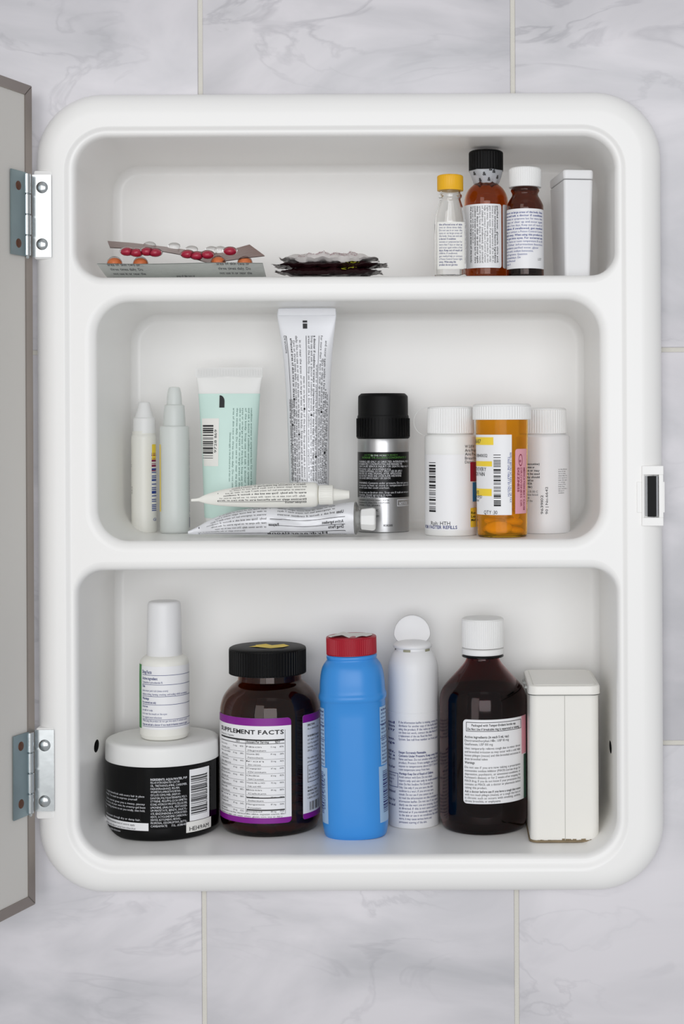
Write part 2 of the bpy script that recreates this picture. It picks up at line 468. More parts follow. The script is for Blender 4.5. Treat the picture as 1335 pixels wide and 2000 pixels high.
WT = 60.0
hx0, hx1, hz0, hz1 = -765, 385, -880, 618       # opening cut in the wall for the recessed cabinet
b = Buf()
X0, X1, Z0, Z1 = -3320, 4050, -3700, 3250
b.box(X0, hx0, WT + 4, WT + 420, Z0, Z1); b.box(hx1, X1, WT + 4, WT + 420, Z0, Z1)
b.box(hx0, hx1, WT + 4, WT + 420, Z0, hz0); b.box(hx0, hx1, WT + 4, WT + 420, hz1, Z1)
wall = b.obj('wall_back', M['grout'], smooth=0); wall['kind'] = 'structure'
jx0 = P(394.5, 960, WT)[0]; jx1 = P(1004.5, 960, WT)[0]; tw = jx1 - jx0
jz0 = P(1315, 683, WT)[1]; jz1 = P(1315, 1451, WT)[1]; th = jz0 - jz1
G = 4.6
tmesh = {}
def tile(x0, x1, z0, z1):
    x0 += G; x1 -= G; z0 += G; z1 -= G
    ix0, ix1, iz0, iz1 = max(x0, hx0 - 4), min(x1, hx1 + 4), max(z0, hz0 - 4), min(z1, hz1 + 4)
    cx, cz = (x0 + x1) / 2, (z0 + z1) / 2
    poly = None
    if ix0 < ix1 and iz0 < iz1:
        L, Rr = x0 < ix0 - .1, ix1 < x1 - .1; B, T = z0 < iz0 - .1, iz1 < z1 - .1
        if not (L or Rr or B or T): return
        if L and not Rr and not B and not T: x1 = ix0
        elif Rr and not L and not B and not T: x0 = ix1
        elif B and not T and not L and not Rr: z1 = iz0
        elif T and not B and not L and not Rr: z0 = iz1
        elif L and B: poly = [(x0, z0), (x1, z0), (x1, iz0), (ix0, iz0), (ix0, z1), (x0, z1)]
        elif L and T: poly = [(x0, z0), (ix0, z0), (ix0, iz1), (x1, iz1), (x1, z1), (x0, z1)]
        elif Rr and B: poly = [(x0, z0), (x1, z0), (x1, z1), (ix1, z1), (ix1, iz0), (x0, iz0)]
        else: poly = [(ix1, z0), (x1, z0), (x1, z1), (x0, z1), (x0, iz1), (ix1, iz1)]
    if poly is None: poly = [(x0, z0), (x1, z0), (x1, z1), (x0, z1)]
    pts = [(x - cx, z - cz) for x, z in poly]; key = tuple((round(a), round(c)) for a, c in pts)
    if key in tmesh: me = tmesh[key]
    else:
        n = len(pts); V = []; 
        # inset bevel: offset every corner inwards by e
        def ins(e):
            out = []
            for i in range(n):
                (ax, az), (px_, pz), (nx, nz) = pts[i], pts[i - 1], pts[(i + 1) % n]
                d1 = Vector((ax - px_, az - pz)).normalized(); d2 = Vector((nx - ax, nz - az)).normalized()
                n1 = Vector((-d1.y, d1.x)); n2 = Vector((-d2.y, d2.x)); o = (n1 + n2)
                out.append((ax + o.x * e, az + o.y * e))
            return out
        rings = [(pts, WT + 14), (pts, WT + 2), (ins(.7), WT + .6), (ins(2), WT)]
        F = []
        for ring, y in rings: V += [(x, y, z) for x, z in ring]
        for k in range(3):
            for i in range(n):
                a = k * n + i; c = k * n + (i + 1) % n; F.append((a, c, c + n, a + n))
        F.append(tuple(3 * n + i for i in range(n)))
        me = bpy.data.meshes.new('tile'); me.from_pydata([tuple(q * S for q in v) for v in V], [], F); me.update()
        me.polygons.foreach_set('use_smooth', [True] * len(me.polygons)); me.set_sharp_from_angle(angle=math.radians(30))
        me.materials.append(M['tile']); tmesh[key] = me
    o = bpy.data.objects.new('tile', me); C.objects.link(o); o.parent = wall; o.location = (cx * S, 0, cz * S)
for i in range(-4, 6):
    for j in range(-3, 5):
        tile(jx0 + i * tw, jx0 + (i + 1) * tw, jz1 + j * th, jz1 + (j + 1) * th)

# ---------------------------------------------------------------- the medicine cabinet
cab = bpy.data.objects.new('medicine_cabinet', None); C.objects.link(cab); cab.location = (-190 * S, 0, -919 * S)
cab.empty_display_size = .01
tag(cab, 'white moulded plastic medicine cabinet with three open compartments and its door swung open', 'cabinet')
CO = Vector((-190, 0, -919))
def rel(vs): return [(v[0] - CO.x, v[1] - CO.y, v[2] - CO.z) for v in vs]

def loop(x0, x1, yt, yb, r, t, n=12):
    """yt, yb count downwards; r = (upper right, upper left, lower left, lower right)"""
    return [(x, t, z) for x, z in rrect(x0, x1, -yb, -yt, r, n)]
OX0, OX1, OYT, OYB = -806, 427, -656, 920
AX0, AX1, AYT, AYB = -732.5, 343.5, -576.5, 853.5
bm = bmesh.new()
def addloops(loops, close=False):
    prev = None; rings = []
    for l in loops:
        vs = [bm.verts.new(Vector(v) - CO) for v in l]
        if prev:
            for i in range(len(vs)):
                bm.faces.new((prev[i], prev[(i + 1) % len(vs)], vs[(i + 1) % len(vs)], vs[i]))
        prev = vs; rings.append(vs)
    return rings
outer = []
for k in range(0, 13):
    a = PI / 2 * k / 12; ins = 46 * (1 - math.cos(a)); t = 44 - 44 * math.sin(a)
    if k == 0: outer.append(loop(OX0, OX1, OYT, OYB, 132, WT - .5))
    outer.append(loop(OX0 + ins, OX1 - ins, OYT + ins, OYB - ins, 132 - ins, t))
ro = addloops(outer)
open_l = []
for k in range(0, 9):
    a = PI / 2 * k / 8; e = 1 - math.sin(a); q_ = k / 8; e = 1 - q_; t = 6 * (3 * q_ ** 2 - 2 * q_ ** 3)
    o4 = 14 * e
    open_l.append(loop(AX0 - 13 * e, AX1 + 12 * e, AYT - 11 * e, AYB + 20 * e, (74 + o4, 74 + o4, 84 + o4, 84 + o4), t))
ri = addloops(open_l)
def edges_of(ring):
    return [bm.edges.get((ring[i], ring[(i + 1) % len(ring)])) for i in range(len(ring))]
bmesh.ops.triangle_fill(bm, use_beauty=True, use_dissolve=False, edges=edges_of(ro[-1]) + edges_of(ri[0]), normal=(0, -1, 0))
comps = [  # x0, x1, top, bottom, outsets (x, top, bottom), radii
    (-722, 333, -566, FTOP, (10, 10, 16), (62, 62, 52, 46)),
    (-684, 302, -244, FMID, (22, 18, 22), (66, 66, 62, 62)),
    (-722, 333, 283, FBOT, (10, 18, 10), (48, 48, 72, 72)),
]
RT = 6
starts = []
for (x0, x1, yt, yb, (ox, ot, ob), r) in comps:
    rr = tuple(q + (ox + (ot if i < 2 else ob)) / 2 for i, q in enumerate(r))
    l = loop(x0 - ox, x1 + ox, yt - ot, yb + ob, rr, RT)
    starts.append([bm.verts.new(Vector(v) - CO) for v in l])
ee = edges_of(ri[-1])
for st in starts:
    for i in range(len(st)): ee.append(bm.edges.new((st[i], st[(i + 1) % len(st)])))
bmesh.ops.triangle_fill(bm, use_beauty=True, use_dissolve=False, edges=ee, normal=(0, -1, 0))
def finish(bm, name, mats, wn=True, label=None):
    bmesh.ops.remove_doubles(bm, verts=bm.verts, dist=.001)
    bmesh.ops.recalc_face_normals(bm, faces=bm.faces)
    for v in bm.verts: v.co *= S
    me = bpy.data.meshes.new(name); bm.to_mesh(me); bm.free()
    for m in mats: me.materials.append(m)
    o = bpy.data.objects.new(name, me); C.objects.link(o); o.parent = cab
    me.polygons.foreach_set('use_smooth', [True] * len(me.polygons)); me.set_sharp_from_angle(angle=math.radians(40))
    if wn: md = o.modifiers.new('wn', 'WEIGHTED_NORMAL'); md.keep_sharp = True
    if label: o['label'] = label
    return o
finish(bm, 'front_frame', [M['shell']])
TB = 365.0
for ci, (x0, x1, yt, yb, (ox, ot, ob), r) in enumerate(comps):
    bm = bmesh.new(); ls = []
    dep = 18
    for k in range(0, 9):
        a = PI / 2 * k / 8; e = 1 - math.sin(a); t = RT + dep * (1 - math.cos(a))
        rr = tuple(q + e * (ox + (ot if i < 2 else ob)) / 2 for i, q in enumerate(r))
        ls.append(loop(x0 - ox * e, x1 + ox * e, yt - ot * e, yb + ob * e, rr, t))
    br = 20
    for k in range(0, 9):
        a = PI / 2 * k / 8; ins = br * (1 - math.cos(a)); t = TB - br + br * math.sin(a)
        ls.append(loop(x0 + ins, x1 - ins, yt + ins, yb - ins, tuple(q - ins for q in r), t))
    rings = addloops(ls)
    bm.faces.new(rings[-1])
    if ci == 2:     # round screw holes in the two side walls
        for side, (hx, ht) in enumerate(((x0, 170), (x1, 140))):
            hz = P(180, 1457, 0)[1] * (1 + ht / D) if side == 0 else P(1194, 1459, 0)[1] * (1 + ht / D)
            f = min((f for f in bm.faces if abs(f.calc_center_median().x + CO.x - hx) < 1 and len(f.verts) == 4), key=lambda f: -f.calc_area())
            es = list(f.edges); bm.faces.remove(f)
            rh = 11; sg = -1 if side == 0 else 1
            cv = [bm.verts.new(Vector((hx, ht + 2.1 * rh * math.cos(2 * PI * i / 24), hz + 1.15 * rh * math.sin(2 * PI * i / 24))) - CO) for i in range(24)]
            ce = [bm.edges.new((cv[i], cv[(i + 1) % 24])) for i in range(24)]
            bmesh.ops.triangle_fill(bm, use_beauty=True, edges=es + ce, normal=(-sg, 0, 0))
            c2 = [bm.verts.new(v.co + Vector((sg * 16, 0, 0))) for v in cv]
            for i in range(24):
                q = bm.faces.new((cv[i], cv[(i + 1) % 24], c2[(i + 1) % 24], c2[i])); q.material_index = 1
            q = bm.faces.new(c2); q.material_index = 1
    finish(bm, 'compartment', [M['shell'], M['dark']], label=('shallow top compartment', 'narrower middle compartment', 'tall bottom compartment with a screw hole in each side wall')[ci])

# hinge mounts, hinges, door
a_dir = Vector((-.313, -.9497, 0)); n_dir = Vector((.9497, -.313, 0))
dx, dzt = P(61, 168, -4); _, dzb = P(66, 1766, -4)
dx = P(63, 900, -4)[0]
dorg = Vector((dx, -4, 0))
DW = 1215
def dfn(s_, n_, z): q = dorg + a_dir * s_ + n_dir * n_; return (q.x - CO.x, q.y - CO.y, z - CO.z)
b = Buf(); b.box(0, DW, -22, 0, dzb + 3, dzt - 3, lambda p: dfn(p[0], p[1], p[2]))
door = b.obj('door', M['door'], cab, smooth=0, label='off-white panelled mirror door standing open')
b = Buf(); b.box(4, DW - 4, -25, -21.9, dzb + 6, dzt - 6, lambda p: dfn(p[0], p[1], p[2])); b.obj('mirror', M['mirror'], door, smooth=0)
def strip(p4, zt=2.2):
    b = Buf()
    lo = [dfn(q[0], 0, q[1]) for q in p4]
    loops = [[dfn(q[0], -24, q[1]) for q in p4], [dfn(q[0], zt - .8, q[1]) for q in p4]]
    c = (sum(q[0] for q in p4) / 4, sum(q[1] for q in p4) / 4)
    ins = []
    for q in p4: ins.append((q[0] + math.copysign(1.0, c[0] - q[0]), q[1] + math.copysign(1.0, c[1] - q[1])))
    loops.append([dfn(q[0], zt, q[1]) for q in ins])
    b.skin(loops); return b.obj('edge_strip', M['alu'], door, smooth=25)
SW = 22; g_ = .8
strip([(-1.5, dzb + g_), (SW, dzb + SW), (SW, dzt - SW), (-1.5, dzt - g_)])
strip([(DW - SW, dzb + SW), (DW, dzb), (DW, dzt), (DW - SW, dzt - SW)])
strip([(0, dzt), (SW + g_, dzt - SW + g_), (DW - SW, dzt - SW), (DW, dzt)], 2.4)
strip([(0, dzb), (DW, dzb), (DW - SW, dzb + SW), (SW + g_, dzb + SW - g_)], 2.4)

def dome_screw(c, nrm, r, m, parent, name='screw', h=.45):
    """round head with a cross recess, on a surface point c with normal nrm"""
    q = Vector(nrm).to_track_quat('Z', 'Y'); b = Buf(); loops = []
    for k in range(7):
        a = PI / 2 * k / 6; rr = max(r * math.cos(a), .2); z = r * h * math.sin(a)
        loops.append([tuple(Vector(c) - CO + q @ Vector((rr * math.cos(2 * PI * i / 24), rr * math.sin(2 * PI * i / 24), z))) for i in range(24)])
    b.skin(loops); return b.obj(name, m, parent)
for hi, (yt, yb, px0) in enumerate(((338, 500, 52), (1430, 1590, 58))):
    xk, zt = P(px0, yt, -26); _, zb = P(px0, yb, -26)
    b = Buf(); segs = 4; H = zt - zb
    for k in range(segs):
        z1 = zt - H * k / segs - .8; z0 = zt - H * (k + 1) / segs + .8
        R_ = 7.2 if k % 2 == 0 else 6.6
        b.skin([[(xk + rr * math.cos(2 * PI * i / 28) - CO.x, -24 + rr * math.sin(2 * PI * i / 28), z - CO.z) for i in range(28)] for rr, z in ((R_ - 1, z0), (R_, z0 + .8), (R_, z1 - .8), (R_ - 1, z1))])
    b.skin([[(xk + rr * math.cos(2 * PI * i / 20) - CO.x, -24 + rr * math.sin(2 * PI * i / 20), z - CO.z) for i in range(20)] for rr, z in ((2.2, zb - 5), (3.4, zb - 3), (3.4, zt - 1))])
    hinge = b.obj('hinge', M['steel'], cab, smooth=40, label=('upper zinc-plated steel butt hinge', 'lower zinc-plated steel butt hinge')[hi])
    # leaf on the frame
    xa = P(57 + hi * 6, yt, -3)[0]; xb = P(100 + hi * 5.5, yt, -3)[0]
    b = Buf(); b.box(xa, xb, -4.4, -1.2, zb, zt, lambda p: (p[0] - CO.x, p[1], p[2] - CO.z))
    for k in (1, 3):
        b.box(0, 1, 0, 1, zt - H * (k + 1) / 4 + 1, zt - H * k / 4 - 1, lambda p: ((xk + 4 + (xa + 1 - xk - 4) * p[0]) - CO.x, -26 + 23 * p[0] + 2 * p[1], p[2] - CO.z))
    leaf = b.obj('hinge_leaf', M['steel'], hinge, smooth=0, label='bright leaf screwed to the frame')
    for yy in ((366, 477), (1456, 1565))[hi]:
        c = P(82 + hi * 5, yy, -4.4); dome_screw((c[0], -4.4, c[1]), (0, -1, 0), 11.5, M['steel'], hinge)
    # leaf on the door
    b = Buf(); b.box(22, 74, 2, 4.6, zb - 1, zt + 1, lambda p: dfn(p[0], p[1], p[2]))
    for k in (0, 2):
        b.box(0, 1, 0, 1, zt - H * (k + 1) / 4 + 1, zt - H * k / 4 - 1, lambda p: tuple(Vector(dfn(24, 3, p[2])).lerp(Vector((xk - 3 - CO.x, -26, p[2] - CO.z)), p[0]) + Vector((0, p[1] * 2, 0))))
    b.obj('hinge_leaf', M['reflection_steel'], hinge, smooth=0, label='steel leaf screwed to the door, coloured with a teal reflection')
    for yy in ((361, 474), (1459, 1572))[hi]:
        zz = P(30, yy, -60)[1]; q = dorg + a_dir * 50 + n_dir * 4.6
        dome_screw((q.x, q.y, zz), n_dir, 9, M['rust'], hinge, h=.25)
    # plastic block under the hinge
    xm, zm = P(65 + hi * 4.5, (333, 1422)[hi], -1); zm2 = P(65, (506, 1600)[hi], -1)[1]
    b = Buf()
    lp = lambda e, t: [(x - CO.x, t, z - CO.z) for x, z in rrect(xm + e, xm + 36 - e, zm2 + e, zm - e, 4, 4)]
    b.skin([lp(0, 48), lp(0, 2.5), lp(.8, .9), lp(2.2, .2)])
    b.obj('hinge_mount', M['shell'], cab, smooth=35)

# magnetic catch on the right edge
def cbox(b, px0, px1, y0, y1, t0, t1):
    x0, z1 = P(px0, y0, t0); x1, z0 = P(px1, y1, t0)
    b.box(x0 - CO.x, x1 - CO.x, t0, t1, z0 - CO.z, z1 - CO.z)
b = Buf()
cbox(b, 1253, 1295, 910, 927, -5, 46); cbox(b, 1253, 1295, 1011, 1027, -5, 46)
cbox(b, 1253, 1257.5, 927, 1011, -5, 46); cbox(b, 1286, 1295, 927, 1011, -5, 46)
cbox(b, 1243, 1253, 941, 1001, -2.5, 40); cbox(b, 1288, 1297.5, 941, 1001, -4, 40)
cbox(b, 1258, 1286, 927, 1011, 8, 30)
catch = b.obj('magnetic_catch', M['shell'], cab, smooth=0, label='white plastic magnetic door catch at the right edge')
md = catch.modifiers.new('bv', 'BEVEL'); md.width = .8 * S; md.segments = 2; md.limit_method = 'ANGLE'
b = Buf(); cbox(b, 1264, 1281, 930, 1009, -1, 8); b.obj('magnet', M['black'], catch, smooth=0)
for px in (1260, 1281):
    b = Buf(); cbox(b, px, px + 3.4, 930, 1008, -4, 8); b.obj('steel_plate', M['plate'], catch, smooth=0)
# ================================================================ TOP SHELF
def warp_noise(v, sc_, amp, seed=0):
    p = Vector((v[0] * sc_, v[1] * sc_, v[2] * sc_ + seed * 7.3)); n = noise.noise_vector(p)
    return (v[0] + n.x * amp * .3, v[1] + n.y * amp * .3, v[2] + n.z * amp)

def empty(name, loc, label, cat, group=None):
    e = bpy.data.objects.new(name, None); e.empty_display_size = .01; C.objects.link(e); e.location = Vector(loc) * S
    return tag(e, label, cat, group)

# -- silver blister pack, front edge raised, backing foil visible from below
x0, zf = P(189, 516.5, 50); x1, _ = P(513, 519, 50); fl = -FTOP
cx_ = (x0 + x1) / 2
bp = empty('blister_pack', (cx_, 90, fl), 'silver blister pack of orange tablets at the left of the top shelf', 'blister pack')
def bcard(u, v, off=0):          # u -.5...5 across, v 0 (front) .. 1 (back)
    w = (x1 - x0)
    z = (zf - fl) * (1 - v) ** 1.2 + 1.2 + 1.5 * math.sin(u * 7) * (1 - v) * .6 + off
    return (u * w * (1 - .03 * v) + (4 if u > 0 else 6) * v, -40 + 92 * v, z)
b = Buf(); b.grid(lambda u, v: bcard(u - .5, v, .7), 30, 8); b.grid(lambda u, v: bcard(.5 - u, v, -.7), 30, 8)
fo = b.obj('foil_backing', M['foil'], bp)
k_ = Ink(lambda u, v, off: bcard(u, 1 - v, -1.1))
for u0 in (-.44, -.06, .22):
    w_ = .2 if u0 != -.06 else .12
    k_.b = k_.b
    for li, l in enumerate(lorem(3, 26, 5, seed=int(u0 * 100) + 60)):
        if u0 == -.06 and li: continue
        fn = k_.fn
        vv = .93 - li * .22 if u0 != -.06 else .35
        kk = Ink(lambda a, c, off, u0=u0, vv=vv: bcard(u0 + a, 1 - (vv - c), -1.1)); kk.text(l, 0, 0, .13, w_)
        n0 = len(k_.b.v); k_.b.v += kk.b.v; k_.b.f += [tuple(n0 + i for i in f) for f in kk.b.f]
k_.obj('printed_text', M['ink_grey'], bp)
for px in (221, 272, 425, 477):
    xx = P(px, 508, 62)[0] - cx_; c = bcard(xx / (x1 - x0), .14)
    b = Buf(); b.ellipsoid((c[0], c[1] + 6, c[2] + 7.5), (12, 11, 9)); tb = b.obj('tablet', M['pill_orange'], bp)
    b = Buf(); b.ellipsoid((c[0], c[1] + 6, c[2] + 4), (16.5, 16, 18), 20, 10)
    b.v = [(v[0], v[1], max(v[2], c[2] + 1)) for v in b.v]; b.obj('blister_dome', M['clear'], bp)

# -- brown blister pack, twisted, lying on the first
def P3(px, py, t): x, z = P(px, py, t); return Vector((x, t, z))
front = [(215, 484, 78), (260, 486, 74), (315, 491, 68), (360, 499, 62), (409, 515, 60), (447, 509, 60), (482, 504, 62), (517, 500, 66)]
back = [(210, 471, 150), (260, 475, 152), (320, 482, 155), (370, 489, 158), (415, 494, 158), (440, 491, 155), (465, 484, 152), (487, 478, 150)]
o0 = P3(360, 495, 110); o0.z = fl + 24
bp2 = empty('blister_pack', o0, 'brown-tinted twisted blister pack of crimson capsules lying on the silver pack', 'blister pack')
def poly_at(pl, u):
    q = u * (len(pl) - 1); i = min(int(q), len(pl) - 2); k = q - i; k = k * k * (3 - 2 * k) * .4 + k * .6
    return P3(*pl[i]).lerp(P3(*pl[i + 1]), k) - o0
def sheet2(u, v, off=0):
    p = poly_at(front, u).lerp(poly_at(back, u), v); return (p.x, p.y, p.z + off)
b = Buf(); b.grid(lambda u, v: sheet2(u, v, .6), 42, 8); b.grid(lambda u, v: sheet2(1 - u, v, -.6), 42, 8)
b.obj('foil_backing', M['foil_brown'], bp2)
for u, v, sg in ():
    c = sheet2(u, v)
    b = Buf(); b.ellipsoid((c[0], c[1], c[2] - 8), (15, 12, 6.5)); b.obj('capsule', M['pill_red'], bp2)
    b = Buf(); b.ellipsoid((c[0], c[1], c[2] - 6), (18, 15, 10.5), 18, 8); b.v = [(q[0], q[1], min(q[2], c[2] - 1)) for q in b.v]; b.obj('blister_dome', M['clear'], bp2)
for px, py in ((248, 492), (266, 494), (287, 492), (303, 494), (366, 497), (384, 500), (405, 498), (449, 491)):
    q = P3(px, py, 63) - o0
    b = Buf(); b.ellipsoid((q.x, q.y, q.z), (11.5, 10, 6.5)); b.obj('capsule', M['pill_red'], bp2)
    b = Buf(); b.ellipsoid((q.x, q.y + 1, q.z + 1), (15, 13, 9), 18, 8); b.obj('blister_dome', M['clear'], bp2)
for px, py in ((292, 479), (340, 481), (374, 487), (413, 488), (430, 488)):
    q = P3(px, py, 150) - o0
    b = Buf(); b.ellipsoid((q.x, q.y, q.z), (13, 11, 8), 18, 8); b.obj('blister_dome', M['clear'], bp2, label='empty clear dome')

# -- foil wrappers
def wrapper(px0, px1, ybot, ytop, t, m, label, tm, seed, ends=True, txt=None, rise=0):
    xa = P(px0, ybot, t)[0]; xb = P(px1, ybot, t)[0]; zb = P(600, ybot, t)[1]; zt = P(600, ytop, t)[1]
    e = empty('foil_wrapper', ((xa + xb) / 2, t, zb), label, 'wrapper', None)
    W_ = xb - xa; Hh = zt - zb; Dd = 90
    def side(u, v, sgn):
        x = (u - .5) * W_; y = (v - .5) * Dd
        eu = min(u, 1 - u) * W_; k = min(1, max(0, (eu - 12) / 40)) ** .6 * (1 - (2 * v - 1) ** 4) ** .5
        h = Hh * .5 + sgn * Hh * .46 * k
        n = noise.noise(Vector((x * .05, y * .06, seed))) * Hh * .35 * (.4 + k) + noise.noise(Vector((x * .15, y * .1, seed + 9))) * Hh * .16
        if eu < 12: n += 1.2 * math.sin(x * 1.6) ; y *= 1 + .02 * math.sin(u * 90)
        z = h + n + rise * abs(u - .5) * 2
        return (x + (2 * noise.noise(Vector((seed, y * .2, 3))) * 4 if eu < 6 else 0), y, max(.6 + (.6 if sgn > 0 else 0), z))
    b = Buf(); b.grid(lambda u, v: side(u, v, 1), 60, 12); b.grid(lambda u, v: side(1 - u, v, -1), 60, 12)
    b.obj('wrapper_foil', m, e, smooth=28)
    if txt:
        def fn(u, v, off):
            p = side(min(.99, max(.01, u / W_ + .5)), .03 + .2 * v, 1); return (p[0], p[1] - 1.3, p[2] + .4)
        k = Ink(fn); txt(k, W_); k.obj('printed_text', tm, e)
    return e
def t_spi(k, W_):
    k.text('SPI', W_ * .12, .95, .95, 34, bold=True)
def t_white(k, W_):
    for i in range(3):
        k.text(lorem(1, 40, 7 * i)[0], -W_ * .3, .3 + i * .33, .2, W_ * .6)
wrapper(541, 746, 540.5, 525, 90, M['wrap_dark'], 'dark burgundy foil wrapper with yellow-green letters, bottom of the small pile', M['wrap_text'], 2, txt=t_spi)
wrapper(536, 757, 526.5, 513, 92, M['wrap_dark'], 'dark burgundy foil wrapper with crimped ends in the middle of the small pile', M['wrap_text'], 5, txt=t_spi)
wrapper(548, 738, 517, 497, 88, M['wrap_white'], 'pale grey crumpled wrapper with small print, top of the pile', M['ink_red'], 8, txt=t_white)

# -- clear glass bottle with yellow cap
th_ = Thing('glass_bottle', 879, 440, FTOP, 'small clear glass bottle with a bright yellow screw cap', 'bottle', t=105, r=30, round=False)
def glass_loft(T, name, pts, m, inner, pw, it=1):
    p = chaikin([((0 if q[0] is None else T.z(q[0])), q[1] * T.f, q[2] * T.f, 0) for q in pts], it); T.sec = p; T.pw = pw
    b = Buf(); def_pw = lambda z: pw if z < T.z(438) else 2
    outer_ = [circ(w_, z, 56, 0, 0, d_, def_pw(z)) for z, w_, d_, _ in p]
    q = [x for x in p if x[0] > inner * 2 and x[1] > inner + 1]
    inn = [circ(w_ - inner, z, 56, 0, 0, d_ - inner, def_pw(z)) for z, w_, d_, _ in q][::-1]
    inn.append(circ((q[0][1] - inner) * .6, inner * 2, 56, 0, 0, (q[0][2] - inner) * .6, pw))
    b.skin(outer_ + inn); return b.obj(name, m, T.e)
glass_loft(th_, 'glass_body', [(None, 27, 20), (None, 31, 23), (535, 31.5, 24), (520, 31.5, 24), (440, 31.5, 24), (425, 30, 23), (408, 26, 21), (393, 21, 19), (388, 20, 19), (386, 23, 21), (381, 23, 21), (379, 20, 18), (372, 20, 18)], M['glass'], 3, 4)
th_.knurl('cap', 373, 343, 25.5, M['yellow'], 40, .02, 3)
th_.label('paper_label', 853.5, 906.5, 434, 526, M['paper_cream'], 4, corners=(0, 0, 0, 1))
k = Ink(th_.map)
k.para(lorem(15, 30, 3, seed=4), th_.U(857), 441, 45, 3.8, 5.6, bold=(0, 5, 9, 13, 14)); k.obj('printed_text', M['ink_navy'], th_.e)

# -- amber bottle with black cap
A = Thing('amber_bottle', 949, 440, FTOP, 'tall amber glass bottle with a black screw cap and a torn tamper seal', 'bottle', t=150, r=43)
A.lathe('glass_body', [(None, 30), (None, 40), (541, 43), (541, 43), (398, 43), (398, 43), (385, 42), (370, 35), (360, 23), (356, 20), (356, 20), (330, 20)], M['amber'], store=True, inner=2.5)
A.knurl('cap', 335, 296, 33.5, M['black'], 36, .025, 4)
b = Buf(); zz0, zz1 = A.z(361), A.z(334)
def seal(u, v):
    a = 2 * PI * u; r_ = (22 + 10.5 * v ** .7) * A.f + 1.2 * math.sin(a * 7 + v * 4) * v; z = zz0 + (zz1 - zz0) * v + (2.2 * math.sin(a * 5) + 1.6 * math.sin(a * 11)) * (1 - v)
    return (r_ * math.cos(a), r_ * math.sin(a), z)
b.grid(seal, 60, 6); b.obj('tamper_seal', mat('seal_film', 'dfe2e8', .2, 0, .35, 1.3), A.e)
k = Ink(lambda u, v, off: (lambda a, vv: ((22 + 10.5 * vv ** .7 + 1.6) * A.f * math.sin(a), -(22 + 10.5 * vv ** .7 + 1.6) * A.f * math.cos(a), zz0 + (zz1 - zz0) * vv))(u / 28 + A.phi, max(.01, min(1, (361 - v) / 27))))
for u_, v_ in ((-22, 345), (-3, 347), (14, 342), (-12, 358), (6, 357), (24, 352), (8, 338)):
    k.text('&', u_ - 3, v_, 7, 7, bold=True)
k.obj('seal_print', M['ink'], A.e)
A.label('paper_label', 906.5, 978, 398, 523, M['paper'], 5, corners=(0, 1, 0, 1))
A.label('paper_label', 980.5, 991.5, 398, 523, M['paper'], 4, corners=(1, 0, 1, 0))
k = Ink(A.map)
u0 = A.U(909); k.para(lorem(13, 44, 11, seed=6)[::-1][:12], A.U(969), 402, 112, 3.7, 4.9, rot=90, bold=(0, 1, 8, 9, 11))
k.obj('printed_text', M['ink'], A.e)

# -- small amber bottle with white cap
B = Thing('amber_bottle', 1025, 440, FTOP, 'short amber glass bottle with a white ribbed cap and blue printed label', 'bottle', t=110, r=36)
B.lathe('glass_body', [(None, 28), (None, 34), (541, 36), (541, 36), (405, 36), (400, 35), (390, 30), (384, 26), (380, 25), (377, 26), (374, 28), (371, 28), (368, 25), (362, 25), (350, 25)], M['amber_dark'], store=True, inner=2.5)
B.lathe('liquid', [(None, .1), (538, 33), (538, 33), (500, 33), (500, .1)], M['syrup'], it=0)
B.knurl('cap', 367, 329, 31.5, M['capwhite'], 50, .02, 3)
B.label('paper_label', 989.3, 1060.7, 407, 524, M['paper'], 3)
k = Ink(B.map)
L_ = lorem(17, 42, 20, seed=8)
for i, l in enumerate(L_):
    wd = 88 if i < 11 else 88 - (i - 10) * 12
    k.text(l[:max(6, int(40 * wd / 88))], B.U(990), 416 + i * 6.3, 4, max(14, wd), bold=i in (0, 1, 5, 7, 8))
k.obj('printed_text', M['ink_blue'], B.e)
k = Ink(B.map); k.text('LOT', B.U(1049), 508, 5, 10); k.obj('stamped_text', M['ink'], B.e)

# -- white plastic box
W = Thing('plastic_box', 1115, 440, FTOP, 'plain white plastic flip-lid box standing at the right end of the top shelf', 'box', t=150, round=False, yaw=.13)
def rbox(T, name, z0, z1, w0, w1, d0, d1, r, m, e=2.5, parent=None):
    """tapered box with rounded edges; w, d are half sizes at the bottom / top"""
    b = Buf(); loops = []
    H = z1 - z0
    for z, k_ in ((z0, e), (z0 + e * .3, e * .3), (z0 + e, 0), (z1 - e, 0), (z1 - e * .3, e * .3), (z1, e)):
        q = (z - z0) / H; w_ = w0 + (w1 - w0) * q - k_; d_ = d0 + (d1 - d0) * q - k_
        loops.append([(x, y, z) for x, y in rrect(-w_, w_, -d_, d_, max(r - k_, 1), 6)])
    b.skin(loops); return b.obj(name, m, parent or T.e, wn=True)
H_ = W.z(342)
rbox(W, 'box_body', 0, H_ - 20, 26, 30, 60, 72, 7, M['white'])
rbox(W, 'lid', H_ - 19.2, H_, 30.6, 30.8, 72.6, 73, 8, M['white'], 4)

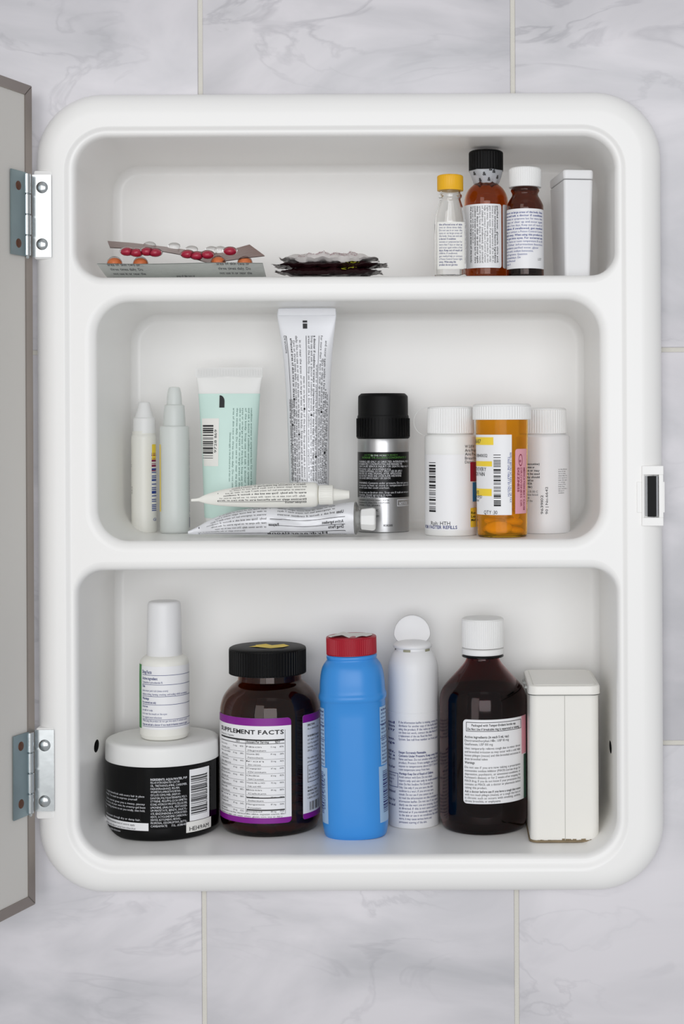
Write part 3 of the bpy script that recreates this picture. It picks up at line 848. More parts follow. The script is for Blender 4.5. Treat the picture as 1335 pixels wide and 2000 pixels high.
# ================================================================ MIDDLE SHELF
# -- small white bottle with conical cap
T_ = Thing('dropper_bottle', 281, 940, FMID, 'slim white squeeze bottle with a conical white cap at the left of the middle shelf', 'bottle', pb=1041, r=24.5)
T_.lathe('bottle_body', [(None, 20), (None, 24), (1036, 24.5), (1036, 24.5), (860, 24.5), (852, 24), (848, 22), (848, 22), (842, 22)], M['cream'], store=True)
T_.lathe('cap', [(846, 20), (846, 22), (846, 22), (819, 21.5), (817, 21), (815, 18), (815, 18), (791, 12), (787, 11.5), (785, 9), (785, .2)], M['capwhite'], it=1, cx=1)
T_.label('colour_print', 296.5, 303.6, 868, 898, M['ylab'], 1)
k = Ink(T_.map, .6); k.bars(T_.U(295.5), T_.U(303.5), 885, 925, 'v', 3, 8); k.obj('printed_text', M['ink_red'], T_.e)
k = Ink(T_.map, .7); k.bars(T_.U(295.5), T_.U(303.8), 915, 1000, 'v', 5, 16); k.text('GI', T_.U(298), 1018, 6, 10); k.obj('printed_text', M['ink_blue'], T_.e)
k = Ink(T_.map, .7); k.text('C', T_.U(257.5), 912, 5, 3, rot=0); k.text('www', T_.U(258), 950, 4, 16, rot=90); k.obj('printed_text', M['ink_grey'], T_.e)

# -- frosted dropper bottle
Fb = Thing('dropper_bottle', 341, 940, FMID, 'frosted translucent dropper bottle with a tall clear tip cap, half full of liquid', 'bottle', pb=1043, r=28.5)
Fb.lathe('bottle_body', [(None, 22), (None, 27), (1036, 28.5), (1036, 28.5), (838, 28.5), (833, 28), (832, 25), (832, 15), (832, 15), (805, 14), (800, 10), (770, 6)], M['frost'], store=True, inner=2, it=1)
Fb.lathe('liquid', [(None, .1), (1038, 25.6), (1038, 25.6), (896, 25.6), (896, .1)], mat('pale_liquid', (.78, .84, .80), .1, var=0, alpha=.45), it=0)
Fb.lathe('cap', [(832, 20), (832, 21.5), (832, 21.5), (794, 20), (791, 18.5), (790, 15), (790, 15), (770, 14), (759, 11.5), (756, 10), (756, .2)], M['frost'], it=1, inner=1.5, cx=0)
bk = Ink(lambda u, v, off: (lambda a, z: ((Fb.r * Fb.f + .6) * math.sin(a), -(Fb.r * Fb.f + .6) * math.cos(a), z))(u / Fb.r + Fb.phi, Fb.z(v)))
bk.rect(Fb.r * 1.33, Fb.r * 1.5, 1010, 1030)
bk.text('DROPS FOR EXTERNAL USE ONLY', Fb.r * 1.35, 860, 4.5, 150, rot=90, bold=True); bk.obj('printed_text', M['ink_navy'], Fb.e)
Fb.label('colour_print', 312.6, 314.6, 868, 1000, M['ylab'], .4)

# -- green tube
Gt = Thing('cosmetic_tube', 449, 860, FMID, 'mint green and white squeeze tube standing on its cap with a barcode sticker', 'tube', t=235, round=False, r=50)
Gt.loft('tube_body', [(1020, 44, 40), (1018, 49, 46), (1010, 50, 46), (950, 51, 43, -1), (880, 53.5, 34, -1), (800, 58, 20, -1), (768, 60, 13, -1), (742, 63, 5, -1), (736, 65, 2, -1), (718, 66, 1.7, -1)], M['softwhite'], it=1)
b = Buf()
for i in range(9):
    pass
Gt.lathe('cap', [(None, 38), (None, 40), (1022, 42), (1022, 42), (1019, 42)], M['capwhite'], it=0)
b = Buf(); ys = [769 + i * 10 for i in range(25)]
b.grid(lambda u, v: (lambda c: (c[3] + (c[1] + .3) * math.sin((u - .5) * PI * .985), -(c[2] + .35) * math.cos((u - .5) * PI * .985), Gt.z(769 + 241 * v)))(Gt.sect(Gt.z(769 + 241 * v))), 32, 40)
b.obj('mint_print', M['mint'], Gt.e)
b = Buf(); b.box(-65.6 * Gt.f, 65.2 * Gt.f, -2.6, -1.6, Gt.z(737), Gt.z(719)); b.v = [(v[0] - 1, v[1], v[2]) for v in b.v]
for i in range(24):
    b.box((-62 + i * 5.3) * Gt.f, (-60 + i * 5.3) * Gt.f, -3.2, -2.4, Gt.z(734), Gt.z(722))
b.obj('crimp', M['softwhite'], Gt.e, smooth=0)
Gt.label('barcode_sticker', 397, 432, 817, 910, M['paper_cream'], .6, off=.9)
k = Ink(Gt.map, 1.4); k.bars(Gt.U(399), Gt.U(421), 830, 897, 'v', 12, 17); k.text('9728 1169', Gt.U(428), 884, 5, 46, rot=270)
k.obj('printed_text', M['ink'], Gt.e)
k = Ink(Gt.map, 1.3)
def logo(a, c):
    y = 772 + 24 * c; wd = 10 * (1 if y > 784 else math.sqrt(max(0, 1 - ((784 - y) / 12.5) ** 2)))
    return Gt.map(432 - 449 + wd * a, y, 1.2)
b = Buf(); b.grid(logo, 4, 14); b.obj('logo_print', M['ink'], Gt.e)
k = Ink(Gt.map, 1.2)
for i, n_ in enumerate((9, 14, 30, 30, 30, 30, 30, 30)):
    px = 453 + i * 5.8 + (0, 0, 1, 1, 0, 0, 0, -1)[i]
    y0 = 845 if i == 0 else 797
    k.text(lorem(1, 50, 5 * i, False, i)[0], Gt.U(px), y0, 3.2, (95 if i < 1 else 155), rot=90)
k.obj('printed_text', M['ink_dgreen'], Gt.e)

# -- tall silver-white tube
St = Thing('ointment_tube', 602, 800, FMID, 'tall silver-white ointment tube standing upright with dense vertical small print', 'tube', t=172, round=False, r=38, fan=38)
St.loft('tube_body', [(1026, 20, 20), (1020, 34, 33), (1014, 37.5, 36), (1000, 38, 36.5), (950, 38.5, 35, 1), (860, 40, 30), (780, 42.5, 23), (700, 47, 12, -1), (650, 53, 5, -2), (622, 57, 2.4, -2.5), (612, 58, 2, -2.5), (603, 56, 1.6, -2.5), (601, 52, 1.4, -2.5)], M['tube_silver'], it=1)
St.lathe('cap', [(None, 20), (None, 21), (1030, 21), (1030, 21), (1026, 21)], M['capwhite'], it=0)
b = Buf(); b.box(-57.5 * St.f, 54 * St.f, -4.2, -2.4, St.z(616), St.z(603)); b.obj('crimp_fold', M['tube_silver'], St.e, smooth=0)
k = Ink(St.map, .8)
def X_(px): return (px - 602)
for i, (xx, y0, y1, bo) in enumerate(((-33, 655, 690, 0), (-24.5, 660, 940, 1), (-20.5, 664, 945, 0), (-16.5, 655, 945, 0), (-11.5, 664, 940, 0), (-6.5, 735, 940, 0), (1.5, 655, 935, 0), (5.7, 655, 940, 0), (9.7, 655, 940, 1), (14, 712, 940, 0), (19.5, 655, 945, 0), (23, 700, 945, 0), (26.5, 665, 945, 0), (29.5, 760, 945, 0), (32.3, 770, 945, 0), (-28.2, 780, 940, 0), (-32, 780, 940, 0))):
    k.text(lorem(1, int((y1 - y0) / 3.1), 4 * i, False, i)[0], xx, y0, 3.3, y1 - y0, rot=90, bold=bool(bo))
    if i % 2:
        yy = y0 + (y1 - y0) * (.3 + .12 * (i % 5)); k.rect(xx, xx + 3, yy, yy + 4)
k.rect(-29.6, -29, 655, 940); k.rect(-1.4, -.7, 655, 940); k.rect(17, 17.6, 655, 940); k.rect(X_(594) * .66, X_(603) * .66, 631, 641)
k.rect(X_(594) * .66, X_(603) * .66, 625, 629)
k.obj('printed_text', M['ink'], St.e)

# -- black aerosol can
Ae = Thing('aerosol_can', 748, 900, FMID, 'silver deodorant spray can with a matt black cap and black text panel', 'spray can', pb=1041, r=50)
Ae.lathe('can_body', [(None, 44), (None, 48), (1036, 50), (1036, 50), (858, 50), (856, 49), (853, 46)], M['can'], store=True)
Ae.lathe('cap', [(856, 47), (856, 51), (854, 51.5), (854, 51.5), (815, 50.3), (811, 49.6), (811, 48.8), (811, 48.8), (777, 48.6), (773, 48), (769, 43), (768.5, 43), (768.5, 1)], M['black'], it=1)
b = Buf(); R0 = 51.2 * Ae.f
for i in range(44):
    a = 2 * PI * i / 44; c_, s_ = math.cos(a), math.sin(a)
    b.box(R0 - .8, R0 + 1.1, -.9, .9, Ae.z(853), Ae.z(817), lambda p: (p[0] * c_ - p[1] * s_, p[0] * s_ + p[1] * c_, p[2]))
b.obj('grip_ribs', M['black'], Ae.e, smooth=0)
Ae.label('black_panel', 698.3, 797.7, 883, 972, mat('black_gloss_print', '08080a', .3, .5), .5)
k = Ink(Ae.map)
aer = ['INCREASE IN THE MORE ALLURING CONCENTRATE', 'WARNING: USE ONLY AS DIRECTED. INTENTIONAL MISUSE', 'BY DELIBERATELY CONCENTRATING AND INHALING THE',
       'CAN CAUSE SERIOUS INJURY OR DEATH. Help stop for', 'information visit www.inhalant.org', 'WARNING: FLAMMABLE. DO NOT SPRAY, USE OR APPLY',
       'NEAR FIRE OR WHILE SMOKING. AFTER APPLICATION', 'ALSO DO NOT SMOKE AND AVOID FLAME AND INTENSE', 'CAN CAUSE SERIOUS INJURY OR DEATH.', '',
       'WARNING: Contents under pressure. Do not puncture', 'or expose to heat or store at temperature above 120', 'aerosol cans that could overheat.', '',
       'Do not use on broken skin. Stop use if rash or irritation', 'Irritation. Avoid spraying in eyes.', 'KEEP OUT OF REACH OF CHILDREN']
k.para(aer[1:], Ae.U(702), 903.5, 122, 4, 4.62)
k.text('IN THE MORE', Ae.U(725), 891, 3, 30)
k.obj('printed_text', M['ink_white'], Ae.e)
k = Ink(Ae.map); k.text('INCREASE THE ALLURING CONCENTRATE OF', Ae.U(708), 895.5, 4, 100); k.text('ACTIVE OR WORN BODY', Ae.U(712), 890, 2.8, 70); k.obj('printed_text', M['ink_green'], Ae.e)
k = Ink(Ae.map); k.para(['INGREDIENTS: ALCOHOL DENAT, WATER', 'FRAGRANCE, LINALOOL COUMARIN', 'LIMONENE, CITRAL GERANIOL'], Ae.U(702), 978.5, 70, 3.2, 5); k.text('MC', Ae.U(733), 999, 4.5, 6); k.text('SM', Ae.U(734), 1010, 4.5, 6)
k.text('828205', Ae.U(748), 1028, 4, 18, bold=True); k.obj('printed_text', M['ink'], Ae.e)
k = Ink(Ae.map); k.frame(Ae.U(774), Ae.U(797.5), 976, 989, 1.2); k.text('NOT FOR', Ae.U(778), 986.5, 6, 24, bold=True); k.obj('printed_text', M['ink_white'], Ae.e)

# -- white pharmacy bottle, left of the vial
L1 = Thing('pill_bottle', 880, 940, FMID, 'white pharmacy pill bottle with a ribbed cap and warning stickers, left of the orange vial', 'pill bottle', pb=1048, r=51)
L1.lathe('bottle_body', [(None, 44), (None, 49), (1042, 51), (1042, 51), (856, 51), (852, 50.5), (849, 47), (847, 42), (845, 40)], M['softwhite'], store=True)
L1.knurl('cap', 847, 794, 46, M['capwhite'], 56, .022, 4, r1=45)
L1.label('paper_label', 829.3, 924, 888, 1036, M['paper'], 1)
k = Ink(L1.map); k.bars(L1.U(838.5), L1.U(851), 903, 1004, 'v', 21, 24)
k.para(['W 5.00W', 'Are Pregn', 'Are Preg', 'Breastfee', 'Doctor'], L1.U(907), 875, 36, 6, 7.6); k.text('Rph: HTH', L1.U(842), 1026, 8, 42)
k.obj('printed_text', M['ink'], L1.e)
k = Ink(L1.map); k.text('FOR FASTER REFILLS', L1.U(831), 1033, 6.5, 78, bold=True); k.obj('printed_text', M['ink_navy'], L1.e)
L1.label('red_sticker', 917, 929, 903, 941, M['redprint'], .5, off=.9)
L1.label('blue_sticker', 921.5, 929, 943, 981, M['blueprint'], .5, off=.9)
L1.label('yellow_sticker', 917, 929, 993, 1031, M['ylab'], 2, off=.9)
k = Ink(L1.map, 1.3); k.para(['Res', 'Lea', 'Med'], L1.U(918), 1005, 16, 5, 7, bold=(0, 1, 2)); k.obj('printed_text', M['ink'], L1.e)
b = Buf()
Rg = 30
def ringpt(a, c):
    aa = 2 * PI * a; bb = 2 * PI * c; q = Rg + .5 * math.cos(bb); return (-44 * L1.f + q * math.cos(aa), 40 + .5 * math.sin(bb), L1.z(823) + q * math.sin(aa))
b.grid(ringpt, 60, 8); b.obj('plastic_loop', M['softwhite'], L1.e, label='thin clear plastic loop beside the cap')

# -- white pharmacy bottle, right of the vial
L2 = Thing('pill_bottle', 1061, 940, FMID, 'white pharmacy pill bottle standing behind and right of the orange vial', 'pill bottle', pb=1043, r=51.5)
L2.lathe('bottle_body', [(None, 44), (None, 50), (1038, 51.5), (1038, 51.5), (856, 51.5), (852, 51), (849, 47), (847, 42), (845, 40)], M['white'], store=True)
L2.knurl('cap', 847, 797, 45.5, M['capwhite'], 56, .02, 4, r1=44.5)
k = Ink(L2.map); k.para(['(fluoxetine)', 'women or', 'are or may', 'not be used', 'may should', 'used as', 'SPECIA', 'Order)'], L2.U(1027), 908, 30, 4, 6.4, bold=(0, 1, 2, 3, 4, 5, 6, 7))
k.text('9639102', L2.U(1060), 1004, 5, 38, rot=270); k.text('90 | No.6642', L2.U(1069), 1004, 5, 54, rot=270); k.obj('printed_text', M['ink'], L2.e)
k = Ink(L2.map); k.para(lorem(12, 16, 2), L2.U(1089), 918, 24, 2.6, 4.2); k.para(['at 15-30 C', 'dose listed', 'see', 'of the'], L2.U(1029), 962, 24, 4, 6); k.obj('printed_text', M['ink_grey'], L2.e)

# -- orange vial with tablets
V = Thing('pill_vial', 980, 940, FMID, 'translucent orange prescription vial with a white cap, front of the middle shelf', 'pill vial', pb=1051, r=50)
V.lathe('vial_body', [(None, 40), (None, 46), (1044, 48), (1040, 48.6), (1030, 49), (825, 51), (825, 51), (815, 51), (815, 51)], M['orange'], store=True, inner=2.4, it=1)
V.knurl('cap', 820, 789, 57, M['capwhite'], 64, .018, 5)
V.label('paper_label', 929.8, 998.5, 849, 1006, M['paper'], 1, off=.6, w=51)
V.label('pink_sticker', 1005, 1027.5, 877, 1004, M['pink'], 5, off=.6, corners=(1, 0, 0, 0), w=51)
for i, (a_, c_, y0, y1) in enumerate(((930, 964, 854, 869), (930, 961, 901, 911), (930, 960, 955, 969))):
    V.label('yellow_highlight', a_, c_, y0, y1, M['ylab'], .4, off=.9, w=51)
k = Ink(V.map, 1.2)
k.text('81-87', V.U(930.5), 866, 8.5, 27); k.text('00840032', V.U(932), 893, 6.5, 36); k.text('TH EVERY', V.U(931), 920.5, 8, 37); k.text('OR PAIN', V.U(931), 930, 8, 33)
k.text('ATE', V.U(931), 966, 7, 15); k.text('4 UPJO', V.U(931), 974, 6.5, 25); k.text('7109', V.U(931), 981, 4.5, 14); k.text('QTY :30', V.U(945), 1004.5, 7.5, 30)
k.bars(V.U(964), V.U(977.5), 888, 990, 'v', 31, 26); k.obj('printed_text', M['ink'], V.e)
k = Ink(V.map, 1.2); k.text('REFILLS BEFORE NO REFILL CALL OR FAX', V.U(994.5), 884, 3.6, 98, rot=90); k.text('TAKE ONE TABLET BY MOUTH', V.U(990.5), 892, 3.6, 78, rot=90); k.obj('printed_text', M['ink_blue'], V.e)
k = Ink(V.map, 1.2); k.text('DIZZINESS', V.U(1009), 914, 5, 48, rot=90, bold=True); k.text('DROWSINESS OR', V.U(1014.5), 914, 5, 77, rot=90); k.text('MEDICATION MAY CAUSE', V.U(1020.5), 914, 5, 84, rot=90, bold=True)
for q in range(20):
    a0 = 2 * PI * q / 20; a1 = 2 * PI * (q + 1) / 20; uc, vc = V.U(1015), 899
    n0 = len(k.b.v); k.b.v += [k.pt(uc + r_ * 5 * math.cos(a), vc + r_ * 12 * math.sin(a)) for r_, a in ((1, a0), (1, a1), (.82, a1), (.82, a0))]; k.b.f.append((n0, n0 + 1, n0 + 2, n0 + 3))
k.text('o', V.U(1012.5), 903, 7, 5, bold=True)
k.obj('printed_text', M['ink_red'], V.e)
def tablet_mesh():
    b = Buf(); loops = []
    for j in range(9):
        a = -PI / 2 + PI * j / 8; r_ = 1 - (abs(math.sin(a)) ** 2) * .35 if j not in (0, 8) else .02
        z = 7.5 * math.sin(a)
        loops.append([(27 * r_ * math.copysign(abs(math.cos(t)) ** .9, math.cos(t)), 14.5 * r_ * math.sin(t), z) for t in [2 * PI * i / 24 for i in range(24)]])
    b.skin(loops); return b
base = Vector((V.X, V.t, -FMID)); tb0 = None
tabs = [((-8, -22, 19), (1.25, 0, .05), 'large yellow oval tablet facing the front at the bottom of the orange vial'),
        ((27, 2, 12), (.25, .1, .9), None), ((24, 2, 29), (-.2, .1, .8), None),
        ((-26, 10, 13), (.3, .2, 1.9), None), ((-4, 17, 13), (.1, -.2, .2), None),
        ((-14, 9, 30), (.1, .1, .3), None), ((10, 22, 30), (.5, 0, .4), None), ((22, -3, 46), (.6, .2, 1.3), None), ((-17, 6, 46), (.3, .2, .5), None), ((6, 20, 49), (.7, .2, .2), None), ((20, 4, 63), (.9, .2, 1.2), None)]
for i, (p, rt, lb) in enumerate(tabs):
    if tb0 is None: o = tb0 = tablet_mesh().obj('tablet', M['pill_yellow'])
    else: o = tb0.copy(); C.objects.link(o)
    o.location = (base + Vector(p)) * S; o.rotation_euler = rt; o.scale = (.88, .88, .88) if i else (1, 1, 1)
    tag(o, lb or 'yellow oval tablet among the pile inside the orange vial', 'tablet', 'tablets in the orange vial')

# -- two tubes lying down: local z runs from the shoulder to the crimped tail, local x is up
class Lying(Thing):
    def __init__(s, name, x_sh, yc, t, label, tilt=0):
        x, z = P(x_sh, yc, t); s.f = (D + t) / D; s.t = t
        s.e = empty(name, (x, t, z), label, 'tube'); s.e.rotation_euler = (0, -PI / 2 + tilt, 0)
        s.x_sh = x_sh; s.yc = yc; s.round = False; s.fan = None; s.pw = 2
    def body(s, name, pts, m, deform=None):
        """pts: (px, half height, half depth, centre y)"""
        s.sec = chaikin([((s.x_sh - q[0]) * s.f, q[1] * s.f, q[2] * s.f, (s.yc - q[3]) * s.f) for q in pts], 2)
        b = Buf(); b.skin([circ(max(w_, .3), z, 56, xo, 0, max(d_, .3)) for z, w_, d_, xo in s.sec])
        s.df = deform
        if deform: b.v = [deform(v) for v in b.v]
        return b.obj(name, m, s.e, smooth=50)
    def lmap(s, u, v, off):      # u = pixel x, v = fraction of the height, -1 top .. 1 bottom
        z = (s.x_sh - u) * s.f; c = s.sect(z); a = max(-1, min(1, v))
        p = (c[3] - c[1] * math.sin(a * PI / 2), -c[2] * math.cos(a * PI / 2) - off, z)
        if s.df:
            q = s.df((p[0], p[1] + off, p[2])); p = (q[0], q[1] - off, q[2])
        return p
lo = Lying('ointment_tube', 694, 1013, 108, 'crumpled metal ointment tube lying on the middle shelf beneath the cream tube')
def crum(v):
    n = noise.noise(Vector((v[2] * .03, v[0] * .06, 4))) * 3 + noise.noise(Vector((v[2] * .08, v[0] * .12, 8))) * 1.6
    k = min(1, max(0, v[2] / 30)); dent = -5 * math.exp(-((v[2] - 150) / 18) ** 2) if v[1] < 0 and v[0] < 0 else 0
    return (v[0], v[1] - (n + dent) * k * (1 if v[1] < 0 else -1), v[2])
lo.body('tube_body', [(694, 31, 28, 1012), (690, 32, 29, 1012), (660, 30, 27, 1013), (620, 26, 26, 1018), (590, 24, 25, 1020), (555, 27, 24, 1017), (520, 28, 23, 1016), (480, 26, 20, 1018), (440, 21, 15, 1022), (408, 14, 8, 1028), (385, 7, 3, 1035), (372, 4, 1.6, 1038), (367, 3, 1.3, 1039)], M['tube_silver'], crum)
lo.sec = lo.sec
b = Buf(); zc = (694 - 707) * lo.f
b.skin([circ(r_ * lo.f, -(x - 694) * lo.f, 40, (1013 - 1012) * lo.f - .18 * (x - 694)) for x, r_ in ((692, 31), (695, 32.5), (696, 31), (703, 18), (708, 10), (712, 9))], flip=True)
b.obj('tube_shoulder', M['alutube'], lo.e)
b = Buf()
b.skin([[(r_ * lo.f * math.cos(2 * PI * i / 8 + .35) - 1, r_ * lo.f * math.sin(2 * PI * i / 8 + .35), -(x - 694) * lo.f) for i in range(8)] for x, r_ in ((704, 18), (706, 21), (727, 23.5), (731, 22.5), (733, 20))], flip=True)
b.obj('cap', M['capwhite'], lo.e, smooth=20, label='white eight-sided screw cap')
k = Ink(lo.lmap, .9)
def uline(k, st, u_right, v, h, width, bold=False):   # upside-down line that starts at the right
    k2 = Ink(lambda a, c, off: k.fn(u_right - a, v - c, off), k.off); k2.text(st, 0, 0, -h, width, bold=bold)   # placeholder orientation
    n0 = len(k.b.v)
    k.b.v += k2.b.v; k.b.f += [tuple(n0 + i for i in f) for f in k2.b.f]
for i in range(8):
    uline(k, lorem(1, 46, 9 * i, False)[0], 522 if i else 480, .46 - i * .19 + .02, .10, 118 - 8 * abs(i - 3), bold=False)
uline(k, 'Drug Facts', 672, .36, .15, 30, True); uline(k, 'Active ingredient', 672, .12, .13, 42, True); uline(k, 'Purpose', 546, .2, .14, 20, True); uline(k, 'Uses', 672, -.28, .14, 14, True)
for i in range(3): uline(k, lorem(1, 40, 30 + 7 * i, False)[0], 655, -.3 - .2 * i, .11, 112)
uline(k, 'NET WT 1 OZ (28 g)', 676, .93, .12, 40)
k.rect(674.5, 675.5, -.85, .55); k.rect(528, 529.3, -.7, .62); k.rect(529, 675, .5, .53); k.rect(529, 675, .18, .2); k.rect(529, 675, -.12, -.1); k.rect(388, 389.5, -.5, .75); k.rect(389, 528, .62, .65)
k.obj('printed_text', M['ink'], lo.e)
k = Ink(lo.lmap, .9); uline(k, 'Hydrocortisone', 640, .74, .2, 118, True); k.obj('printed_title', M['ink'], lo.e)

up = Lying('ointment_tube', 618, 966, 92, 'cream white ointment tube with pointed nozzle cap lying on top of the crumpled tube')
up.body('tube_body', [(622, 12, 12, 966), (621, 20, 19, 966), (616, 24, 22, 966), (600, 24.5, 22, 966), (540, 24, 21, 967), (480, 21.5, 17, 969), (440, 17, 11, 971), (412, 12, 6, 973), (396, 7, 3, 974), (388, 3, 1.4, 975), (373, 2.5, 1.1, 976)], M['cream'], None)
b = Buf(); n = 96
for x0_, x1_, r0_, r1_, d_ in ((623, 650, 19.5, 19.5, .03),):
    ring = lambda x, r_, dd: [(r_ * up.f * (1 - (dd if i % 4 > 1 else 0)) * math.cos(2 * PI * i / n) - .5, r_ * up.f * (1 - (dd if i % 4 > 1 else 0)) * math.sin(2 * PI * i / n), -(x - 618) * up.f) for i in range(n)]
    b.skin([ring(622.5, 18, 0), ring(623.5, 19.5, 0), ring(626, 19.5, 0), ring(626.5, 19.5, .03), ring(648, 19, .03), ring(648.5, 19, 0), ring(650.5, 18, 0), ring(651, 13, 0), ring(652, 12.5, 0), ring(678, 8.5, 0), ring(682, 7.5, 0), ring(683, 4, 0)], flip=True)
b.obj('cap', M['cream'], up.e)
k = Ink(up.lmap, .8)
for i in range(7):
    uline(k, lorem(1, 62, 12 * i, False)[0], 600 - (2 if i % 2 else 0), .24 - i * .17, .095, 175 - 6 * i, bold=i in (0, 2, 5))
uline(k, 'Active ingredient: Tolnaftate 1%', 600, .42, .1, 42, True)
k.obj('printed_text', M['ink'], up.e)
b = Ink(up.lmap, .4); b.rect(426, 600, -.86, .3, 40); b.obj('label_patch', M['paper_cream'], up.e)
k = Ink(up.lmap, .85); k.rect(426, 600, .3, .325, 40); k.rect(426, 427, -.5, .3); k.obj('label_border', M['ink'], up.e)
# ================================================================ BOTTOM SHELF
J = Thing('cosmetic_jar', 318, 1530, FBOT, 'wide black hair gel jar with a white screw lid, lower left corner', 'jar', pb=1645, r=109)
J.lathe('jar_body', [(None, 96), (None, 104), (1608, 108), (1600, 109), (1600, 109), (1478, 109), (1478, 109), (1474, 104)], M['gloss_black'], store=True, n=96)
J.lathe('lid', [(1476, 105), (1476, 109.5), (1475, 110), (1474, 110), (1474, 110), (1446, 109.5), (1441, 108.5), (1438, 104), (1437, 98), (1437, 98), (1437.6, 95), (1437.6, 1)], M['softwhite'], n=96)
k = Ink(J.map)
ing = ['INGREDIENTS: AQUA/WATER, PVP', 'PEG-40 HYDROGENATED CASTOR', 'OIL, TRIETHANOLAMINE, CARBOMER,', 'PARFUM/FRAGRANCE, PEG-90M,', 'VP/DIMETHYLAMINOETHYLMETHA-', 'CRYLATE COPOLYMER, DMDM HY-', 'DANTOIN, POLYQUATERNIUM-11, POLY-', 'STYRENE, PEG/PPG-22/24 DIMETH-', 'ICONE, HYDROXYPROPYLCELLULOSE,', 'LIMONENE, LINALOOL, PENTASODI-', 'UM PENTETATE, BENZYL SALICYL-', 'ATE, BENZOPHENONE-4, HYDROXYISO-', 'HEXYL 3-CYCLOHEXENE CARBOXAL-', 'DEHYDE, BUTYLPHENYL METHYL-', 'PROPIONAL, IODOPROPYNYL BUTYL-', 'CARBAMATE     F.I.L. #28640/1']
k.para(ing, J.U(295), 1523, J.U(363) - J.U(295), 4.4, 6.05, bold=(0,))
def lt(lines, y): 
    for i, (l, x0_, x1_) in enumerate(lines): k.text(l, J.U(x0_), y + i * 6.4, 4.2, J.U(x1_) - J.U(x0_))
lt([('a straight-haired look with every hair in place', 212, 284), ('intensely. You need to express yourself', 211, 271)], 1556)
lt([('Sculpt control gives you a messy, piecey', 212, 285), ('texture that is all your own. Its creamy-gel base', 210, 286), ('has extra-holding polymers to set you totally, then hold,', 210, 285), ('longer.', 209.5, 213)], 1571)
lt([('a small amount through dry or damp hair.', 211, 277)], 1602); k.text('www.styleproducts.com', J.U(215), 1628, 4.2, 46)
k.obj('printed_text', M['ink_white'], J.e)
k = Ink(J.map, .5); k.rect(J.U(210), J.U(291), 1606, 1621); k.obj('white_band', M['paper'], J.e)
k = Ink(J.map, .9); k.text('To achieve the maximum level of control, apply', J.U(211), 1612.5, 4, 96); k.text('in combination with a blast of cool air from a blow dryer', J.U(211), 1619.5, 4, 98); k.obj('printed_text', M['ink'], J.e)
J.label('barcode_label', 367.5, 405, 1507, 1608, M['paper'], .5)
k = Ink(J.map, .9); k.bars(J.U(370), J.U(400.5), 1520, 1597, 'v', 41, 30); k.text('3 00 74 68 30 12 54', J.U(401), 1592, 4, 74, rot=270); k.obj('printed_text', M['ink'], J.e)
J.label('batch_sticker', 361, 408.5, 1609, 1630, M['paper_cream'], .5)
k = Ink(J.map, .9); k.text('HE149AM', J.U(367), 1627, 8.5, J.U(404) - J.U(367)); k.obj('printed_text', M['ink'], J.e)

# bottle standing on the jar
lidF = FBOT - J.z(1437)
Wb = Thing('lotion_bottle', 321, 1310, lidF - .3, 'white bottle with a tall round cap and green-edged label standing on the black jar', 'bottle', t=J.t - 8, r=48)
Wb.lathe('bottle_body', [(None, 40), (None, 45), (1430, 47), (1430, 48), (1430, 48), (1300, 48), (1292, 47.5), (1284, 44), (1279, 37), (1278, 33), (1278, 32)], M['cream'], store=True)
Wb.lathe('cap', [(1279, 31), (1279, 33.5), (1278, 34), (1278, 34), (1183, 32.5), (1176, 31), (1173.5, 27), (1173.5, 25), (1173.8, 1)], M['white'], it=1)
Wb.label('paper_label', 273.6, 368.4, 1302, 1425, M['paper'], .6)
Wb.label('green_stripe', 273.4, 277.5, 1300, 1425, M['greenprint'], .3, off=.7)
k = Ink(Wb.map)
u_ = Wb.U(280)
df = [('Drug Facts', 24, 6.5, 1, 1316), ('Active ingredient', 36, 5.5, 1, 1328), ('Terbinafine hydrochloride 1%', 46, 4, 0, 1335), ('Uses', 8, 5, 1, 1343), ('cures most jock itch (tinea cruris)', 56, 4, 0, 1351), ('relieves itching, burning, cracking, and scaling which accompany', 100, 4.2, 0, 1358), ('Warnings', 18, 5, 1, 1367), ('For external use only', 33, 4.2, 1, 1374), ('Do not use', 15, 4.2, 1, 1382), ('on nails or scalp', 26, 4, 0, 1389), ('in or near the mouth or the eyes', 54, 4, 0, 1396), ('for vaginal yeast infections', 44, 4, 0, 1403), ('When using this product do not get into eyes. If contact occurs', 100, 4, 0, 1410), ('Stop use and ask a doctor if too much irritation occurs or gets', 100, 4, 1, 1417)]
for s_, w_, h_, bo, y in df: k.text(s_, u_, y, h_, w_, bold=bool(bo))
for y in (1318.5, 1337, 1360, 1376, 1405, 1419): k.rect(u_, Wb.U(368), y, y + .8)
k.obj('printed_text', M['ink_navy'], Wb.e)

# supplement bottle
Sp = Thing('supplement_bottle', 527, 1460, FBOT, 'large dark amber supplement jar with a black ribbed cap and purple-banded label', 'bottle', pb=1638, r=97)
Sp.lathe('glass_body', [(None, 80), (None, 90), (1596, 96), (1590, 97), (1590, 97), (1388, 97), (1375, 96), (1355, 90), (1338, 76), (1330, 65), (1326, 62), (1326, 62), (1312, 61), (1312, 61), (1290, 61)], M['amber_deep'], store=True, inner=3.5, n=96)
Sp.knurl('cap', 1313, 1262, 75, M['black'], 74, .022, 5, cx=-4)
b = Buf(); zt = Sp.z(1262) + .6
pl = [(-40, -8), (-22, -18), (8, -30), (34, -22), (44, 6), (30, 24), (6, 16), (-8, 28), (-30, 20), (-26, 4)]
b.v += [(x - 2, y - 5, zt + 1.2 * (i % 2)) for i, (x, y) in enumerate(pl)] + [(0, 0, zt)]; b.f += [(i, (i + 1) % 10, 10) for i in range(10)]
b.obj('torn_sticker', M['ylab'], Sp.e, smooth=0, label='torn yellow sticker left on the cap')
